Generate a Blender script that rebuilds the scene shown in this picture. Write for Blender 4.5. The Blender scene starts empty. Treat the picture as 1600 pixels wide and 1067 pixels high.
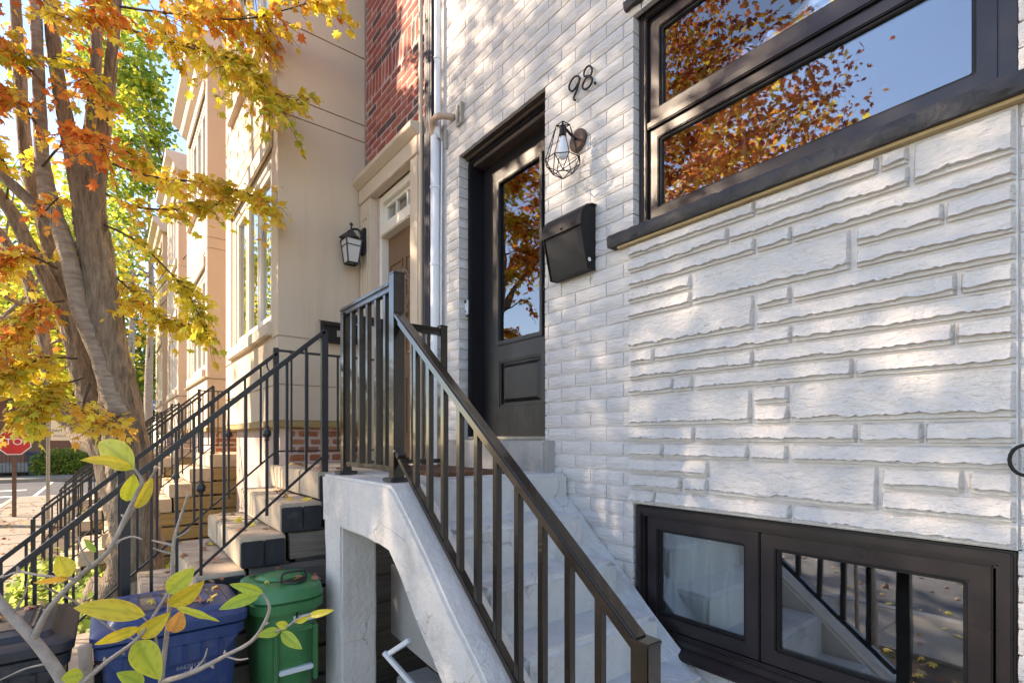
import bpy, bmesh, math, random
import numpy as np
from mathutils import Vector, Matrix, noise
R = math.radians
rnd = random.Random(7)
scene = bpy.context.scene
col = scene.collection

# ------------------------------------------------------------------ camera
F = 798.0; CX = 800.0; HY = 684.0            # focal length, centre and horizon in photo pixels
CAM = Vector((0.0, -2.05, 0.0))
YAW = R(51.7)
FW = Vector((-math.sin(YAW), math.cos(YAW), 0)); RT = Vector((math.cos(YAW), math.sin(YAW), 0)); UP = Vector((0, 0, 1))
cam_d = bpy.data.cameras.new('camera'); cam = bpy.data.objects.new('camera', cam_d); col.objects.link(cam)
cam.location = CAM; cam.rotation_euler = (R(90), 0, YAW)
cam_d.sensor_width = 36; cam_d.lens = 36 * F / 1600; cam_d.shift_y = (HY - 533.5) / 1600
cam_d.clip_start = 0.05; cam_d.clip_end = 600
scene.camera = cam
# ------------------------------------------------------------------ sky and sun
SUN_EL = R(30); SX, SY = -0.66, -0.75       # towards the sun
w = bpy.data.worlds.new('World'); scene.world = w; w.use_nodes = True
wn = w.node_tree; wn.nodes.clear()
sky = wn.nodes.new('ShaderNodeTexSky'); sky.sky_type = 'NISHITA'; sky.sun_disc = False
sky.sun_elevation = SUN_EL; sky.sun_rotation = math.atan2(SX, SY); sky.air_density = 1.0; sky.dust_density = 0.05; sky.ozone_density = 3.0
bg = wn.nodes.new('ShaderNodeBackground'); bg.inputs[1].default_value = 0.15
wo = wn.nodes.new('ShaderNodeOutputWorld')
wn.links.new(sky.outputs[0], bg.inputs[0]); wn.links.new(bg.outputs[0], wo.inputs[0])
sun_d = bpy.data.lights.new('sun', 'SUN'); sun_d.energy = 4.2; sun_d.angle = R(0.9); sun_d.color = (1.0, 0.9, 0.74)
sun = bpy.data.objects.new('sun', sun_d); col.objects.link(sun)
sd = Vector((SX, SY, 0)).normalized() * math.cos(SUN_EL) + Vector((0, 0, math.sin(SUN_EL)))
sun.rotation_euler = sd.to_track_quat('Z', 'Y').to_euler(); sun.location = sd * 60
scene.view_settings.view_transform = 'Standard'; scene.view_settings.look = 'None'
scene.view_settings.gamma = 1; scene.view_settings.use_curve_mapping = False
scene.view_settings.exposure = 1.66
scene.view_settings.use_white_balance = True; scene.view_settings.white_balance_temperature = 7700; scene.view_settings.white_balance_tint = 18
scene.cycles.use_denoising = True
scene.cycles.max_bounces = 8; scene.cycles.transparent_max_bounces = 12
scene.cycles.sample_clamp_indirect = 8

GZ = -1.75                                   # pavement level; the door sill is at 0

# ------------------------------------------------------------------ photo pixel -> place
def ray(px, py): return FW * F + RT * (px - CX) + UP * (HY - py)
def P(px, py, d): r = ray(px, py); return CAM + r * (d / F)
def onY(px, py, y): r = ray(px, py); return CAM + r * ((y - CAM.y) / r.y)
def onX(px, py, x): r = ray(px, py); return CAM + r * ((x - CAM.x) / r.x)
def pix(p):
    v = p - CAM; f = v.dot(FW)
    if f < 0.05: return None
    return (CX + F * v.dot(RT) / f, HY - F * v.z / f, f)

# ------------------------------------------------------------------ materials
MATS = {}
def mat(name, c, rough=0.6, metal=0.0, var=0.0, vscale=3.0, c2=None, bump=0.0, bscale=60.0, stretch=None, spec=0.5, coat=0.0, rvar=0.0, objrand=None, stain=None, bdist=0.01, streak=None, crack=None):
    if name in MATS: return MATS[name]
    m = bpy.data.materials.new(name); m.use_nodes = True; nt = m.node_tree; N = nt.nodes; L = nt.links
    b = N['Principled BSDF']
    b.inputs['Roughness'].default_value = rough; b.inputs['Metallic'].default_value = metal
    b.inputs['Specular IOR Level'].default_value = spec; b.inputs['Coat Weight'].default_value = coat
    g = N.new('ShaderNodeNewGeometry'); mp = N.new('ShaderNodeMapping'); L.new(g.outputs['Position'], mp.inputs[0])
    if stretch: mp.inputs['Scale'].default_value = stretch
    c2 = c2 or tuple(x * (1 - var) for x in c)
    src = None
    if objrand:
        oi = N.new('ShaderNodeObjectInfo'); cr = N.new('ShaderNodeValToRGB'); cr.color_ramp.interpolation = 'CONSTANT'
        els = cr.color_ramp.elements
        for i, cc in enumerate(objrand):
            if i < 2: e = els[i]; e.position = i / len(objrand)
            else: e = els.new(i / len(objrand))
            e.color = (*cc, 1)
        L.new(oi.outputs['Random'], cr.inputs[0]); src = cr.outputs[0]
    n1 = N.new('ShaderNodeTexNoise'); n1.inputs['Scale'].default_value = vscale; n1.inputs['Detail'].default_value = 6; n1.inputs['Roughness'].default_value = 0.65
    L.new(mp.outputs[0], n1.inputs[0])
    rp = N.new('ShaderNodeValToRGB'); rp.color_ramp.elements[0].position = 0.32; rp.color_ramp.elements[1].position = 0.68
    rp.color_ramp.elements[0].color = (*c2, 1); rp.color_ramp.elements[1].color = (*c, 1)
    L.new(n1.outputs[0], rp.inputs[0])
    out = rp.outputs[0]
    if src:
        mx = N.new('ShaderNodeMix'); mx.data_type = 'RGBA'; mx.blend_type = 'MULTIPLY'; mx.inputs[0].default_value = 1.0
        L.new(src, mx.inputs[6]); L.new(out, mx.inputs[7]); out = mx.outputs[2]
    if stain:
        sc, scol, lo, hi = stain
        n3 = N.new('ShaderNodeTexNoise'); n3.inputs['Scale'].default_value = sc; n3.inputs['Detail'].default_value = 8; n3.inputs['Roughness'].default_value = 0.7
        L.new(mp.outputs[0], n3.inputs[0])
        mr = N.new('ShaderNodeMapRange'); mr.inputs[1].default_value = lo; mr.inputs[2].default_value = hi; L.new(n3.outputs[0], mr.inputs[0])
        mx = N.new('ShaderNodeMix'); mx.data_type = 'RGBA'; L.new(mr.outputs[0], mx.inputs[0]); L.new(out, mx.inputs[6]); mx.inputs[7].default_value = (*scol, 1); out = mx.outputs[2]
    def blend(fac, colr, out):
        mx = N.new('ShaderNodeMix'); mx.data_type = 'RGBA'; L.new(fac, mx.inputs[0]); L.new(out, mx.inputs[6]); mx.inputs[7].default_value = (*colr, 1); return mx.outputs[2]
    if streak:                                                # weather streaks running down
        sc, scol, lo, hi = streak
        m2 = N.new('ShaderNodeMapping'); m2.inputs['Scale'].default_value = (1, 1, 0.07); L.new(g.outputs['Position'], m2.inputs[0])
        n4 = N.new('ShaderNodeTexNoise'); n4.inputs['Scale'].default_value = sc; n4.inputs['Detail'].default_value = 7; n4.inputs['Roughness'].default_value = 0.7; L.new(m2.outputs[0], n4.inputs[0])
        mr = N.new('ShaderNodeMapRange'); mr.inputs[1].default_value = lo; mr.inputs[2].default_value = hi; mr.inputs[4].default_value = 0.75; L.new(n4.outputs[0], mr.inputs[0])
        out = blend(mr.outputs[0], scol, out)
    if crack:                                                 # hairline cracks
        sc, ccol, wd = crack
        nd = N.new('ShaderNodeTexNoise'); nd.inputs['Scale'].default_value = 7; nd.inputs['Detail'].default_value = 4; L.new(g.outputs['Position'], nd.inputs[0])
        ad = N.new('ShaderNodeVectorMath'); ad.operation = 'MULTIPLY_ADD'; ad.inputs[1].default_value = (0.16, 0.16, 0.16); L.new(nd.outputs['Color'], ad.inputs[0]); L.new(g.outputs['Position'], ad.inputs[2])
        vo = N.new('ShaderNodeTexVoronoi'); vo.feature = 'DISTANCE_TO_EDGE'; vo.inputs['Scale'].default_value = sc; L.new(ad.outputs[0], vo.inputs[0])
        mr = N.new('ShaderNodeMapRange'); mr.inputs[1].default_value = 0.0; mr.inputs[2].default_value = wd; mr.inputs[3].default_value = 0.8; mr.inputs[4].default_value = 0.0; L.new(vo.outputs['Distance'], mr.inputs[0])
        nm = N.new('ShaderNodeTexNoise'); nm.inputs['Scale'].default_value = 2.3; L.new(g.outputs['Position'], nm.inputs[0])
        mr2 = N.new('ShaderNodeMapRange'); mr2.inputs[1].default_value = 0.48; mr2.inputs[2].default_value = 0.58; L.new(nm.outputs[0], mr2.inputs[0])
        mm = N.new('ShaderNodeMath'); mm.operation = 'MULTIPLY'; L.new(mr.outputs[0], mm.inputs[0]); L.new(mr2.outputs[0], mm.inputs[1])
        out = blend(mm.outputs[0], ccol, out)
    L.new(out, b.inputs['Base Color'])
    if rvar:
        mr = N.new('ShaderNodeMapRange'); mr.inputs[3].default_value = rough - rvar; mr.inputs[4].default_value = rough + rvar
        L.new(n1.outputs[0], mr.inputs[0]); L.new(mr.outputs[0], b.inputs['Roughness'])
    if bump:
        n2 = N.new('ShaderNodeTexNoise'); n2.inputs['Scale'].default_value = bscale; n2.inputs['Detail'].default_value = 5; n2.inputs['Roughness'].default_value = 0.6
        L.new(mp.outputs[0], n2.inputs[0])
        bp = N.new('ShaderNodeBump'); bp.inputs['Strength'].default_value = bump; bp.inputs['Distance'].default_value = bdist
        L.new(n2.outputs[0], bp.inputs['Height']); L.new(bp.outputs[0], b.inputs['Normal'])
    MATS[name] = m; return m

def glass_mat(name, base=0.22, tint=(0.9, 0.95, 0.95), rough=0.0, wav=0.0):
    m = bpy.data.materials.new(name); m.use_nodes = True; nt = m.node_tree; N = nt.nodes; L = nt.links; N.clear()
    o = N.new('ShaderNodeOutputMaterial'); t = N.new('ShaderNodeBsdfTransparent'); t.inputs[0].default_value = (*tint, 1)
    gl = N.new('ShaderNodeBsdfGlossy'); gl.inputs[1].default_value = rough; gl.inputs[0].default_value = (0.95, 0.97, 1, 1)
    fr = N.new('ShaderNodeFresnel'); fr.inputs[0].default_value = 1.5
    ma = N.new('ShaderNodeMath'); ma.operation = 'MULTIPLY_ADD'; ma.inputs[1].default_value = 1.0 - base; ma.inputs[2].default_value = base; ma.use_clamp = True
    L.new(fr.outputs[0], ma.inputs[0])
    if wav:
        g = N.new('ShaderNodeNewGeometry'); n2 = N.new('ShaderNodeTexNoise'); n2.inputs['Scale'].default_value = 2.2
        L.new(g.outputs['Position'], n2.inputs[0])
        bp = N.new('ShaderNodeBump'); bp.inputs['Strength'].default_value = wav; bp.inputs['Distance'].default_value = 0.02
        L.new(n2.outputs[0], bp.inputs['Height']); L.new(bp.outputs[0], gl.inputs['Normal'])
    mx = N.new('ShaderNodeMixShader'); L.new(ma.outputs[0], mx.inputs[0]); L.new(t.outputs[0], mx.inputs[1]); L.new(gl.outputs[0], mx.inputs[2]); L.new(mx.outputs[0], o.inputs[0])
    MATS[name] = m; return m

def leaf_mat(name, trans=0.45, rough=0.5):
    m = bpy.data.materials.new(name); m.use_nodes = True; nt = m.node_tree; N = nt.nodes; L = nt.links; N.clear()
    o = N.new('ShaderNodeOutputMaterial'); at = N.new('ShaderNodeAttribute'); at.attribute_name = 'Col'
    d = N.new('ShaderNodeBsdfPrincipled'); d.inputs['Roughness'].default_value = rough; d.inputs['Specular IOR Level'].default_value = 0.3
    t = N.new('ShaderNodeBsdfTranslucent'); mx = N.new('ShaderNodeMixShader'); mx.inputs[0].default_value = trans
    L.new(at.outputs[0], d.inputs[0]); L.new(at.outputs[0], t.inputs[0]); L.new(d.outputs[0], mx.inputs[1]); L.new(t.outputs[0], mx.inputs[2]); L.new(mx.outputs[0], o.inputs[0])
    MATS[name] = m; return m

mat('white_paint_brick', (0.67, 0.64, 0.61), 0.75, var=0.07, vscale=5, bump=0.75, bdist=0.016, bscale=34, stretch=(0.42, 1, 2.2), stain=(1.1, (0.56, 0.53, 0.49), 0.58, 0.85), streak=(9, (0.56, 0.535, 0.50), 0.56, 0.8))
mat('white_paint_mortar', (0.68, 0.65, 0.62), 0.8, var=0.12, vscale=6, bump=0.4, bscale=120)
mat('white_paint_stone', (0.69, 0.655, 0.615), 0.7, var=0.06, vscale=4, bump=1.0, bdist=0.018, bscale=42, stretch=(0.6, 1, 1.4), stain=(2.0, (0.54, 0.50, 0.44), 0.58, 0.9), streak=(11, (0.55, 0.51, 0.455), 0.58, 0.85))
mat('red_brick', (1, 1, 1), 0.85, var=0.35, vscale=25, bump=0.5, bscale=90, objrand=[(0.44, 0.125, 0.09), (0.38, 0.10, 0.075), (0.48, 0.16, 0.11), (0.34, 0.09, 0.07), (0.42, 0.14, 0.10), (0.13, 0.08, 0.075), (0.46, 0.12, 0.085), (0.40, 0.12, 0.09)])
mat('red_mortar', (0.58, 0.44, 0.39), 0.9, var=0.2, vscale=30, bump=0.3, bscale=150)
mat('orange_brick', (1, 1, 1), 0.85, var=0.3, vscale=25, bump=0.5, bscale=90, objrand=[(0.42, 0.16, 0.07), (0.36, 0.12, 0.06), (0.46, 0.2, 0.09), (0.38, 0.15, 0.08)])
mat('stucco', (0.60, 0.49, 0.375), 0.9, var=0.07, vscale=1.2, bump=0.25, bscale=220, stain=(0.9, (0.53, 0.425, 0.32), 0.58, 0.9), streak=(5, (0.47, 0.37, 0.27), 0.52, 0.8))
mat('cream_trim', (0.63, 0.52, 0.40), 0.7, var=0.06, vscale=3, bump=0.08, bscale=120)
mat('white_trim', (0.80, 0.755, 0.66), 0.5, var=0.04, vscale=3)
mat('brown_frame', (0.026, 0.019, 0.020), 0.30, var=0.2, vscale=8, bump=0.03, bscale=200, rvar=0.08)
mat('black_wood', (0.012, 0.011, 0.014), 0.34, var=0.4, vscale=6, bump=0.35, bscale=14, stretch=(9, 9, 0.7))
mat('brown_wood', (0.11, 0.075, 0.055), 0.6, var=0.5, vscale=7, bump=0.5, bscale=10, stretch=(0.6, 9, 9), c2=(0.03, 0.022, 0.018))
mat('bronze_metal', (0.026, 0.019, 0.012), 0.2, metal=0.2, var=0.2, vscale=6, coat=0.3, rvar=0.06, spec=0.55, stain=(9, (0.045, 0.036, 0.028), 0.62, 0.8))
mat('iron', (0.022, 0.022, 0.026), 0.45, var=0.3, vscale=20, bump=0.08, bscale=200)
mat('black_metal', (0.012, 0.011, 0.012), 0.5, spec=0.3, var=0.35, vscale=14, bump=0.04, bscale=180, stain=(6, (0.03, 0.027, 0.024), 0.6, 0.9))
mat('rust_metal', (0.10, 0.05, 0.035), 0.7, var=0.5, vscale=25, bump=0.2, bscale=120)
mat('concrete_white', (0.71, 0.67, 0.62), 0.85, var=0.16, vscale=3.5, bump=0.6, bdist=0.015, bscale=40, stain=(2.4, (0.36, 0.335, 0.30), 0.54, 0.78), streak=(7, (0.44, 0.41, 0.37), 0.53, 0.75), crack=(2.2, (0.16, 0.14, 0.12), 0.006))
mat('concrete_steps', (0.60, 0.605, 0.60), 0.8, var=0.18, vscale=3, bump=0.7, bdist=0.02, bscale=24, stain=(3.2, (0.36, 0.335, 0.30), 0.52, 0.72), streak=(8, (0.45, 0.42, 0.37), 0.52, 0.75), crack=(2.6, (0.16, 0.14, 0.12), 0.007))
mat('concrete_raw', (0.42, 0.40, 0.375), 0.9, var=0.3, vscale=5, bump=0.4, bscale=60, stain=(2.0, (0.2, 0.19, 0.18), 0.52, 0.8))
mat('rock_black', (0.035, 0.034, 0.037), 0.6, var=0.5, vscale=18, bump=0.9, bscale=28)
mat('caulk', (0.62, 0.46, 0.25), 0.8, var=0.2, vscale=12)
mat('plastic_white', (0.74, 0.77, 0.80), 0.4, var=0.06, vscale=6)
mat('navy_flashing', (0.035, 0.04, 0.07), 0.5, var=0.3, vscale=5)
mat('beige_pipe', (0.5, 0.36, 0.26), 0.5, var=0.15, vscale=9)
mat('interior', (0.30, 0.285, 0.26), 0.9, var=0.1, vscale=1)
mat('curtain', (0.80, 0.77, 0.70), 0.9, var=0.08, vscale=8)
mat('brown_door', (0.20, 0.115, 0.065), 0.5, var=0.2, vscale=5, bump=0.1, bscale=20, stretch=(8, 8, 0.8))
mat('coir', (0.20, 0.09, 0.045), 0.95, var=0.5, vscale=90, bump=0.9, bscale=220)
mat('step_stone', (0.63, 0.505, 0.365), 0.9, var=0.25, vscale=4, bump=0.4, bscale=50, stain=(3, (0.3, 0.26, 0.21), 0.52, 0.75))
mat('step_dark', (0.03, 0.031, 0.035), 0.75, var=0.4, vscale=7, bump=0.4, bscale=45, stain=(6, (0.09, 0.105, 0.105), 0.56, 0.8))
mat('plank_dark', (0.23, 0.19, 0.15), 0.85, var=0.45, vscale=5, bump=0.5, bscale=12, stretch=(9, 0.5, 9), stain=(3, (0.2, 0.22, 0.22), 0.55, 0.8))
mat('plank_yellow', (0.42, 0.29, 0.115), 0.8, var=0.35, vscale=5, bump=0.4, bscale=12, stretch=(9, 0.5, 9))
mat('bark', (0.45, 0.35, 0.26), 0.95, var=0.5, vscale=9, c2=(0.19, 0.14, 0.10), bump=1.0, bdist=0.05, bscale=20, stretch=(2.6, 2.6, 0.42), stain=(1.7, (0.10, 0.08, 0.065), 0.57, 0.74))
mat('bark_light', (0.46, 0.39, 0.32), 0.9, var=0.4, vscale=7, c2=(0.22, 0.17, 0.13), bump=0.9, bdist=0.02, bscale=20, stretch=(0.9, 0.9, 3.2))
mat('twig', (0.42, 0.345, 0.285), 0.85, var=0.4, vscale=40, bump=0.4, bscale=150)
mat('twig_dark', (0.10, 0.07, 0.05), 0.9, var=0.3, vscale=30)
mat('sidewalk', (0.29, 0.255, 0.21), 0.9, var=0.16, vscale=2.5, bump=0.25, bscale=120, stain=(0.8, (0.28, 0.25, 0.21), 0.52, 0.8))
mat('asphalt', (0.085, 0.088, 0.098), 0.88, var=0.25, vscale=2, bump=0.5, bscale=180, stain=(0.5, (0.14, 0.14, 0.15), 0.5, 0.8))
mat('kerb', (0.38, 0.36, 0.33), 0.9, var=0.2, vscale=4, bump=0.3, bscale=80)
mat('road_paint', (0.75, 0.74, 0.70), 0.8, var=0.25, vscale=12)
mat('soil', (0.10, 0.068, 0.042), 0.95, var=0.5, vscale=9, bump=0.9, bscale=40, stain=(2.2, (0.10, 0.12, 0.04), 0.5, 0.75))
mat('bin_blue', (0.022, 0.055, 0.175), 0.42, var=0.25, vscale=9, bump=0.06, bscale=160, rvar=0.1, stain=(7, (0.10, 0.11, 0.15), 0.55, 0.8), streak=(14, (0.10, 0.11, 0.14), 0.55, 0.8))
mat('bin_green', (0.05, 0.24, 0.085), 0.42, var=0.25, vscale=9, bump=0.06, bscale=160, rvar=0.1, stain=(7, (0.16, 0.22, 0.13), 0.56, 0.85), streak=(14, (0.12, 0.2, 0.11), 0.56, 0.8))
mat('bin_black', (0.028, 0.032, 0.042), 0.45, var=0.3, vscale=9, bump=0.06, bscale=160, stain=(7, (0.10, 0.10, 0.10), 0.58, 0.85))
mat('lid_dirt', (0.25, 0.20, 0.15), 0.9, var=0.5, vscale=20, bump=0.4, bscale=80)
mat('print_white', (0.75, 0.77, 0.8), 0.6); mat('print_faded', (0.34, 0.37, 0.45), 0.7, var=0.6, vscale=120)
mat('print_blue', (0.12, 0.2, 0.4), 0.6)
mat('print_black', (0.02, 0.02, 0.02), 0.6)
mat('sign_red', (0.55, 0.02, 0.02), 0.4, var=0.1, vscale=5)
mat('sign_cream', (0.72, 0.66, 0.50), 0.5, var=0.08, vscale=6)
mat('galv', (0.40, 0.36, 0.29), 0.5, metal=0.3, var=0.25, vscale=20)
mat('rust_post', (0.17, 0.10, 0.07), 0.7, var=0.4, vscale=12)
mat('far_brick', (0.30, 0.13, 0.085), 0.9, var=0.35, vscale=14, bump=0.4, bscale=60)
mat('panel_board', (0.50, 0.47, 0.43), 0.8, var=0.15, vscale=5, stain=(3, (0.36, 0.33, 0.29), 0.5, 0.8))
mat('bulb_glass', (0.75, 0.80, 0.85), 0.08, spec=0.8)
mat('frosted', (0.62, 0.62, 0.60), 0.25, var=0.1, vscale=9)
mat('wreath', (0.42, 0.34, 0.27), 0.9, var=0.5, vscale=40)
mat('roofing', (0.12, 0.11, 0.10), 0.9, var=0.2, vscale=4)
glass_mat('glass_window', 0.12, (0.95, 0.97, 0.97), wav=0.10)
glass_mat('glass_basement', 0.22, (0.85, 0.9, 0.92), wav=0.06)
glass_mat('glass_far', 0.40, (0.7, 0.75, 0.75), wav=0.15)
leaf_mat('leaf', 0.6); leaf_mat('shrub_leaf', 0.35, 0.42); leaf_mat('dry_leaf', 0.15, 0.7)

# ------------------------------------------------------------------ builders
def wloc(o):
    v = Vector((0, 0, 0))
    while o: v += o.location; o = o.parent
    return v
def tag(o, label, cat, group=None):
    o['label'] = label; o['category'] = cat
    if group: o['group'] = group
    return o
def thing(name, label, cat, loc=(0, 0, 0), group=None):
    o = bpy.data.objects.new(name, None); col.objects.link(o); o.location = loc; o.empty_display_size = 0.1
    return tag(o, label, cat, group)
def link_mesh(name, me, parent=None, loc=(0, 0, 0)):
    o = bpy.data.objects.new(name, me); col.objects.link(o)
    if parent: o.parent = parent
    o.location = loc; return o

class MB:
    def __init__(s): s.v = []; s.f = []
    def add(s, vs, fs):
        n = len(s.v); s.v += [Vector(v) for v in vs]; s.f += [tuple(i + n for i in f) for f in fs]; return s
    def box(s, x0, x1, y0, y1, z0, z1):
        return s.add([(x0, y0, z0), (x1, y0, z0), (x1, y1, z0), (x0, y1, z0), (x0, y0, z1), (x1, y0, z1), (x1, y1, z1), (x0, y1, z1)],
                     [(0, 3, 2, 1), (4, 5, 6, 7), (0, 1, 5, 4), (1, 2, 6, 5), (2, 3, 7, 6), (3, 0, 4, 7)])
    def prism(s, poly, a0, a1, axis='y'):
        n = len(poly)
        def mk(p, a): return (p[0], a, p[1]) if axis == 'y' else ((a, p[0], p[1]) if axis == 'x' else (p[0], p[1], a))
        vs = [mk(p, a0) for p in poly] + [mk(p, a1) for p in poly]
        fs = [tuple(range(n)), tuple(range(2 * n - 1, n - 1, -1))] + [(i, i + n, (i + 1) % n + n, (i + 1) % n) for i in range(n)]
        return s.add(vs, fs)
    def ring(s, x0, x1, z0, z1, w, y0, y1, wb=None):
        wb = wb or w
        o = [(x0, z0), (x1, z0), (x1, z1), (x0, z1)]; i = [(x0 + w, z0 + wb), (x1 - w, z0 + wb), (x1 - w, z1 - w), (x0 + w, z1 - w)]
        vs = [(p[0], y0, p[1]) for p in o + i] + [(p[0], y1, p[1]) for p in o + i]; fs = []
        for k in range(4):
            j = (k + 1) % 4
            fs += [(k, j, j + 4, k + 4), (k + 8, k + 12, j + 12, j + 8), (k, k + 8, j + 8, j), (k + 4, j + 4, j + 12, k + 12)]
        return s.add(vs, fs)
    def tube(s, pts, rad, n=8, caps=True, square=False, up=None):
        pts = [Vector(p) for p in pts]; m = len(pts)
        rad = [rad] * m if not hasattr(rad, '__len__') else rad
        base = len(s.v); prev = None
        for i, p in enumerate(pts):
            d = (pts[min(i + 1, m - 1)] - pts[max(i - 1, 0)]).normalized()
            if prev is None:
                a = Vector(up) if up else (Vector((0, 0, 1)) if abs(d.z) < 0.9 else Vector((1, 0, 0)))
            else: a = prev
            a = (a - d * a.dot(d)).normalized(); b = d.cross(a); prev = a
            for k in range(n):
                t = 2 * math.pi * (k + 0.5) / n
                s.v.append(p + (a * math.cos(t) + b * math.sin(t)) * rad[i])
        for i in range(m - 1):
            for k in range(n):
                q = base + i * n; s.f.append((q + k, q + (k + 1) % n, q + n + (k + 1) % n, q + n + k))
        if caps:
            s.f.append(tuple(base + k for k in range(n - 1, -1, -1))); s.f.append(tuple(base + (m - 1) * n + k for k in range(n)))
        return s
    def bar(s, p, q, wx, wy, up=(0, 0, 1)):
        p = Vector(p); q = Vector(q); d = (q - p).normalized(); u = Vector(up); u = (u - d * u.dot(d)).normalized(); r = d.cross(u)
        vs = []
        for c in (p, q):
            for a, b in ((-1, -1), (1, -1), (1, 1), (-1, 1)): vs.append(c + r * (a * wx / 2) + u * (b * wy / 2))
        return s.add(vs, [(0, 3, 2, 1), (4, 5, 6, 7), (0, 1, 5, 4), (1, 2, 6, 5), (2, 3, 7, 6), (3, 0, 4, 7)])
    def lathe(s, prof, c, n=16, axis='z'):
        base = len(s.v); c = Vector(c)
        for r, h in prof:
            for k in range(n):
                t = 2 * math.pi * k / n; a, b = r * math.cos(t), r * math.sin(t)
                s.v.append(c + (Vector((a, b, h)) if axis == 'z' else (Vector((a, h, b)) if axis == 'y' else Vector((h, a, b)))))
        for i in range(len(prof) - 1):
            for k in range(n):
                q = base + i * n; s.f.append((q + k, q + (k + 1) % n, q + n + (k + 1) % n, q + n + k))
        s.f.append(tuple(base + k for k in range(n))); s.f.append(tuple(base + (len(prof) - 1) * n + k for k in range(n)))
        return s
    def mesh(s, name, m, off=Vector((0, 0, 0)), bevel=0.0, smooth=False, seg=2):
        me = bpy.data.meshes.new(name); me.from_pydata([tuple(v - off) for v in s.v], [], s.f)
        bm = bmesh.new(); bm.from_mesh(me); bmesh.ops.recalc_face_normals(bm, faces=bm.faces)
        if bevel:
            es = [e for e in bm.edges if len(e.link_faces) == 2 and e.calc_face_angle(0) > 0.5]
            bmesh.ops.bevel(bm, geom=es, offset=bevel, segments=seg, affect='EDGES', clamp_overlap=True)
        bm.to_mesh(me); bm.free()
        if smooth:
            me.polygons.foreach_set('use_smooth', [True] * len(me.polygons))
        me.materials.append(MATS[m]); return me
    def build(s, name, m, parent=None, bevel=0.0, smooth=False, seg=2):
        off = wloc(parent) if parent else Vector((0, 0, 0))
        o = link_mesh(name, s.mesh(name, m, off, bevel, smooth, seg), parent)
        if bevel and not smooth: shade_auto(o.data)
        return o
def shade_auto(me, ang=0.6):
    me.polygons.foreach_set('use_smooth', [True] * len(me.polygons))
    me.set_sharp_from_angle(angle=ang)
def top(mb, name, m, label, cat, group=None, bevel=0.0, smooth=False):
    return tag(mb.build(name, m, None, bevel, smooth), label, cat, group)
def struct(mb, name, m, bevel=0.0):
    o = mb.build(name, m, None, bevel); o['kind'] = 'structure'; return o
def crom(pts, k=6):
    pts = [Vector(p) for p in pts]; out = []
    for i in range(len(pts) - 1):
        p0, p1, p2, p3 = pts[max(i - 1, 0)], pts[i], pts[i + 1], pts[min(i + 2, len(pts) - 1)]
        for j in range(k):
            t = j / k
            out.append(0.5 * ((2 * p1) + (p2 - p0) * t + (2 * p0 - 5 * p1 + 4 * p2 - p3) * t * t + (3 * p1 - p0 - 3 * p2 + p3) * t ** 3))
    out.append(pts[-1]); return out
def lerp_list(v, n):
    return [float(np.interp(i / (n - 1), np.linspace(0, 1, len(v)), v)) for i in range(n)]
def rects(x0, x1, z0, z1, holes):
    xs = sorted({x0, x1, *[h[0] for h in holes], *[h[1] for h in holes]}); xs = [x for x in xs if x0 <= x <= x1]
    zs = sorted({z0, z1, *[h[2] for h in holes], *[h[3] for h in holes]}); zs = [z for z in zs if z0 <= z <= z1]
    out = []
    for a, b in zip(xs, xs[1:]):
        run = None
        for c, d in zip(zs, zs[1:]):
            mx, mz = (a + b) / 2, (c + d) / 2
            if any(h[0] < mx < h[1] and h[2] < mz < h[3] for h in holes):
                if run: out.append((a, b, *run)); run = None
            else: run = (run[0], d) if run else (c, d)
        if run: out.append((a, b, *run))
    return out
def text_mesh(body, size, m, name, parent, loc, rot, extrude=0.001, align='CENTER'):
    cu = bpy.data.curves.new(name, 'FONT'); cu.body = body; cu.size = size; cu.extrude = extrude; cu.align_x = align; cu.align_y = 'CENTER'
    o = bpy.data.objects.new(name, cu); col.objects.link(o)
    dg = bpy.context.evaluated_depsgraph_get(); me = bpy.data.meshes.new_from_object(o.evaluated_get(dg)); bpy.data.objects.remove(o)
    me.materials.clear(); me.materials.append(MATS[m])
    n = link_mesh(name, me, parent, Vector(loc) - (wloc(parent) if parent else Vector((0, 0, 0)))); n.rotation_euler = rot; return n

# ------------------------------------------------------------------ setting: ground, pavement, road
mb = MB().box(-120, 60, -90, 60, GZ - 0.6, GZ - 0.16); struct(mb, 'ground', 'soil')
ROAD_Z = GZ - 0.15
mb = MB().box(-21.2, 40, -11.5, -4.3, ROAD_Z - 0.02, ROAD_Z + 0.004); struct(mb, 'road', 'asphalt')
mb = MB().box(-30.0, -21.21, -60, 50, ROAD_Z - 0.02, ROAD_Z + 0.004); struct(mb, 'side_road', 'asphalt')
g = struct(MB().box(-20.2, 6, -2.92, -0.02, GZ - 0.25, GZ - 0.02), 'front_garden', 'soil')
pv = struct(MB().box(-20.9, 12, -4.15, -2.92, GZ - 0.25, GZ - 0.004), 'pavement', 'sidewalk')
k = 0
for i in range(22):                                             # slabs of the pavement
    x1 = 1.5 - i * 1.02
    b = MB().box(x1 - 1.005, x1, -4.14, -2.93, GZ - 0.05, GZ + 0.004 * (i % 3)).build('paving_slab', 'sidewalk', pv, bevel=0.006, seg=1)
struct(MB().box(-20.9, 12, -4.3, -4.15, GZ - 0.3, GZ), 'kerb', 'kerb', bevel=0.015)
struct(MB().box(-21.05, -20.9, -4.3, 40, GZ - 0.3, GZ), 'kerb_side', 'kerb', bevel=0.015)
struct(MB().box(-20.9, -20.2, -2.92, 40, GZ - 0.25, GZ - 0.006), 'corner_pavement', 'sidewalk')
struct(MB().box(-32.2, -30.0, -60, 50, GZ - 0.3, GZ), 'far_pavement', 'sidewalk', bevel=0.015)
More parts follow.
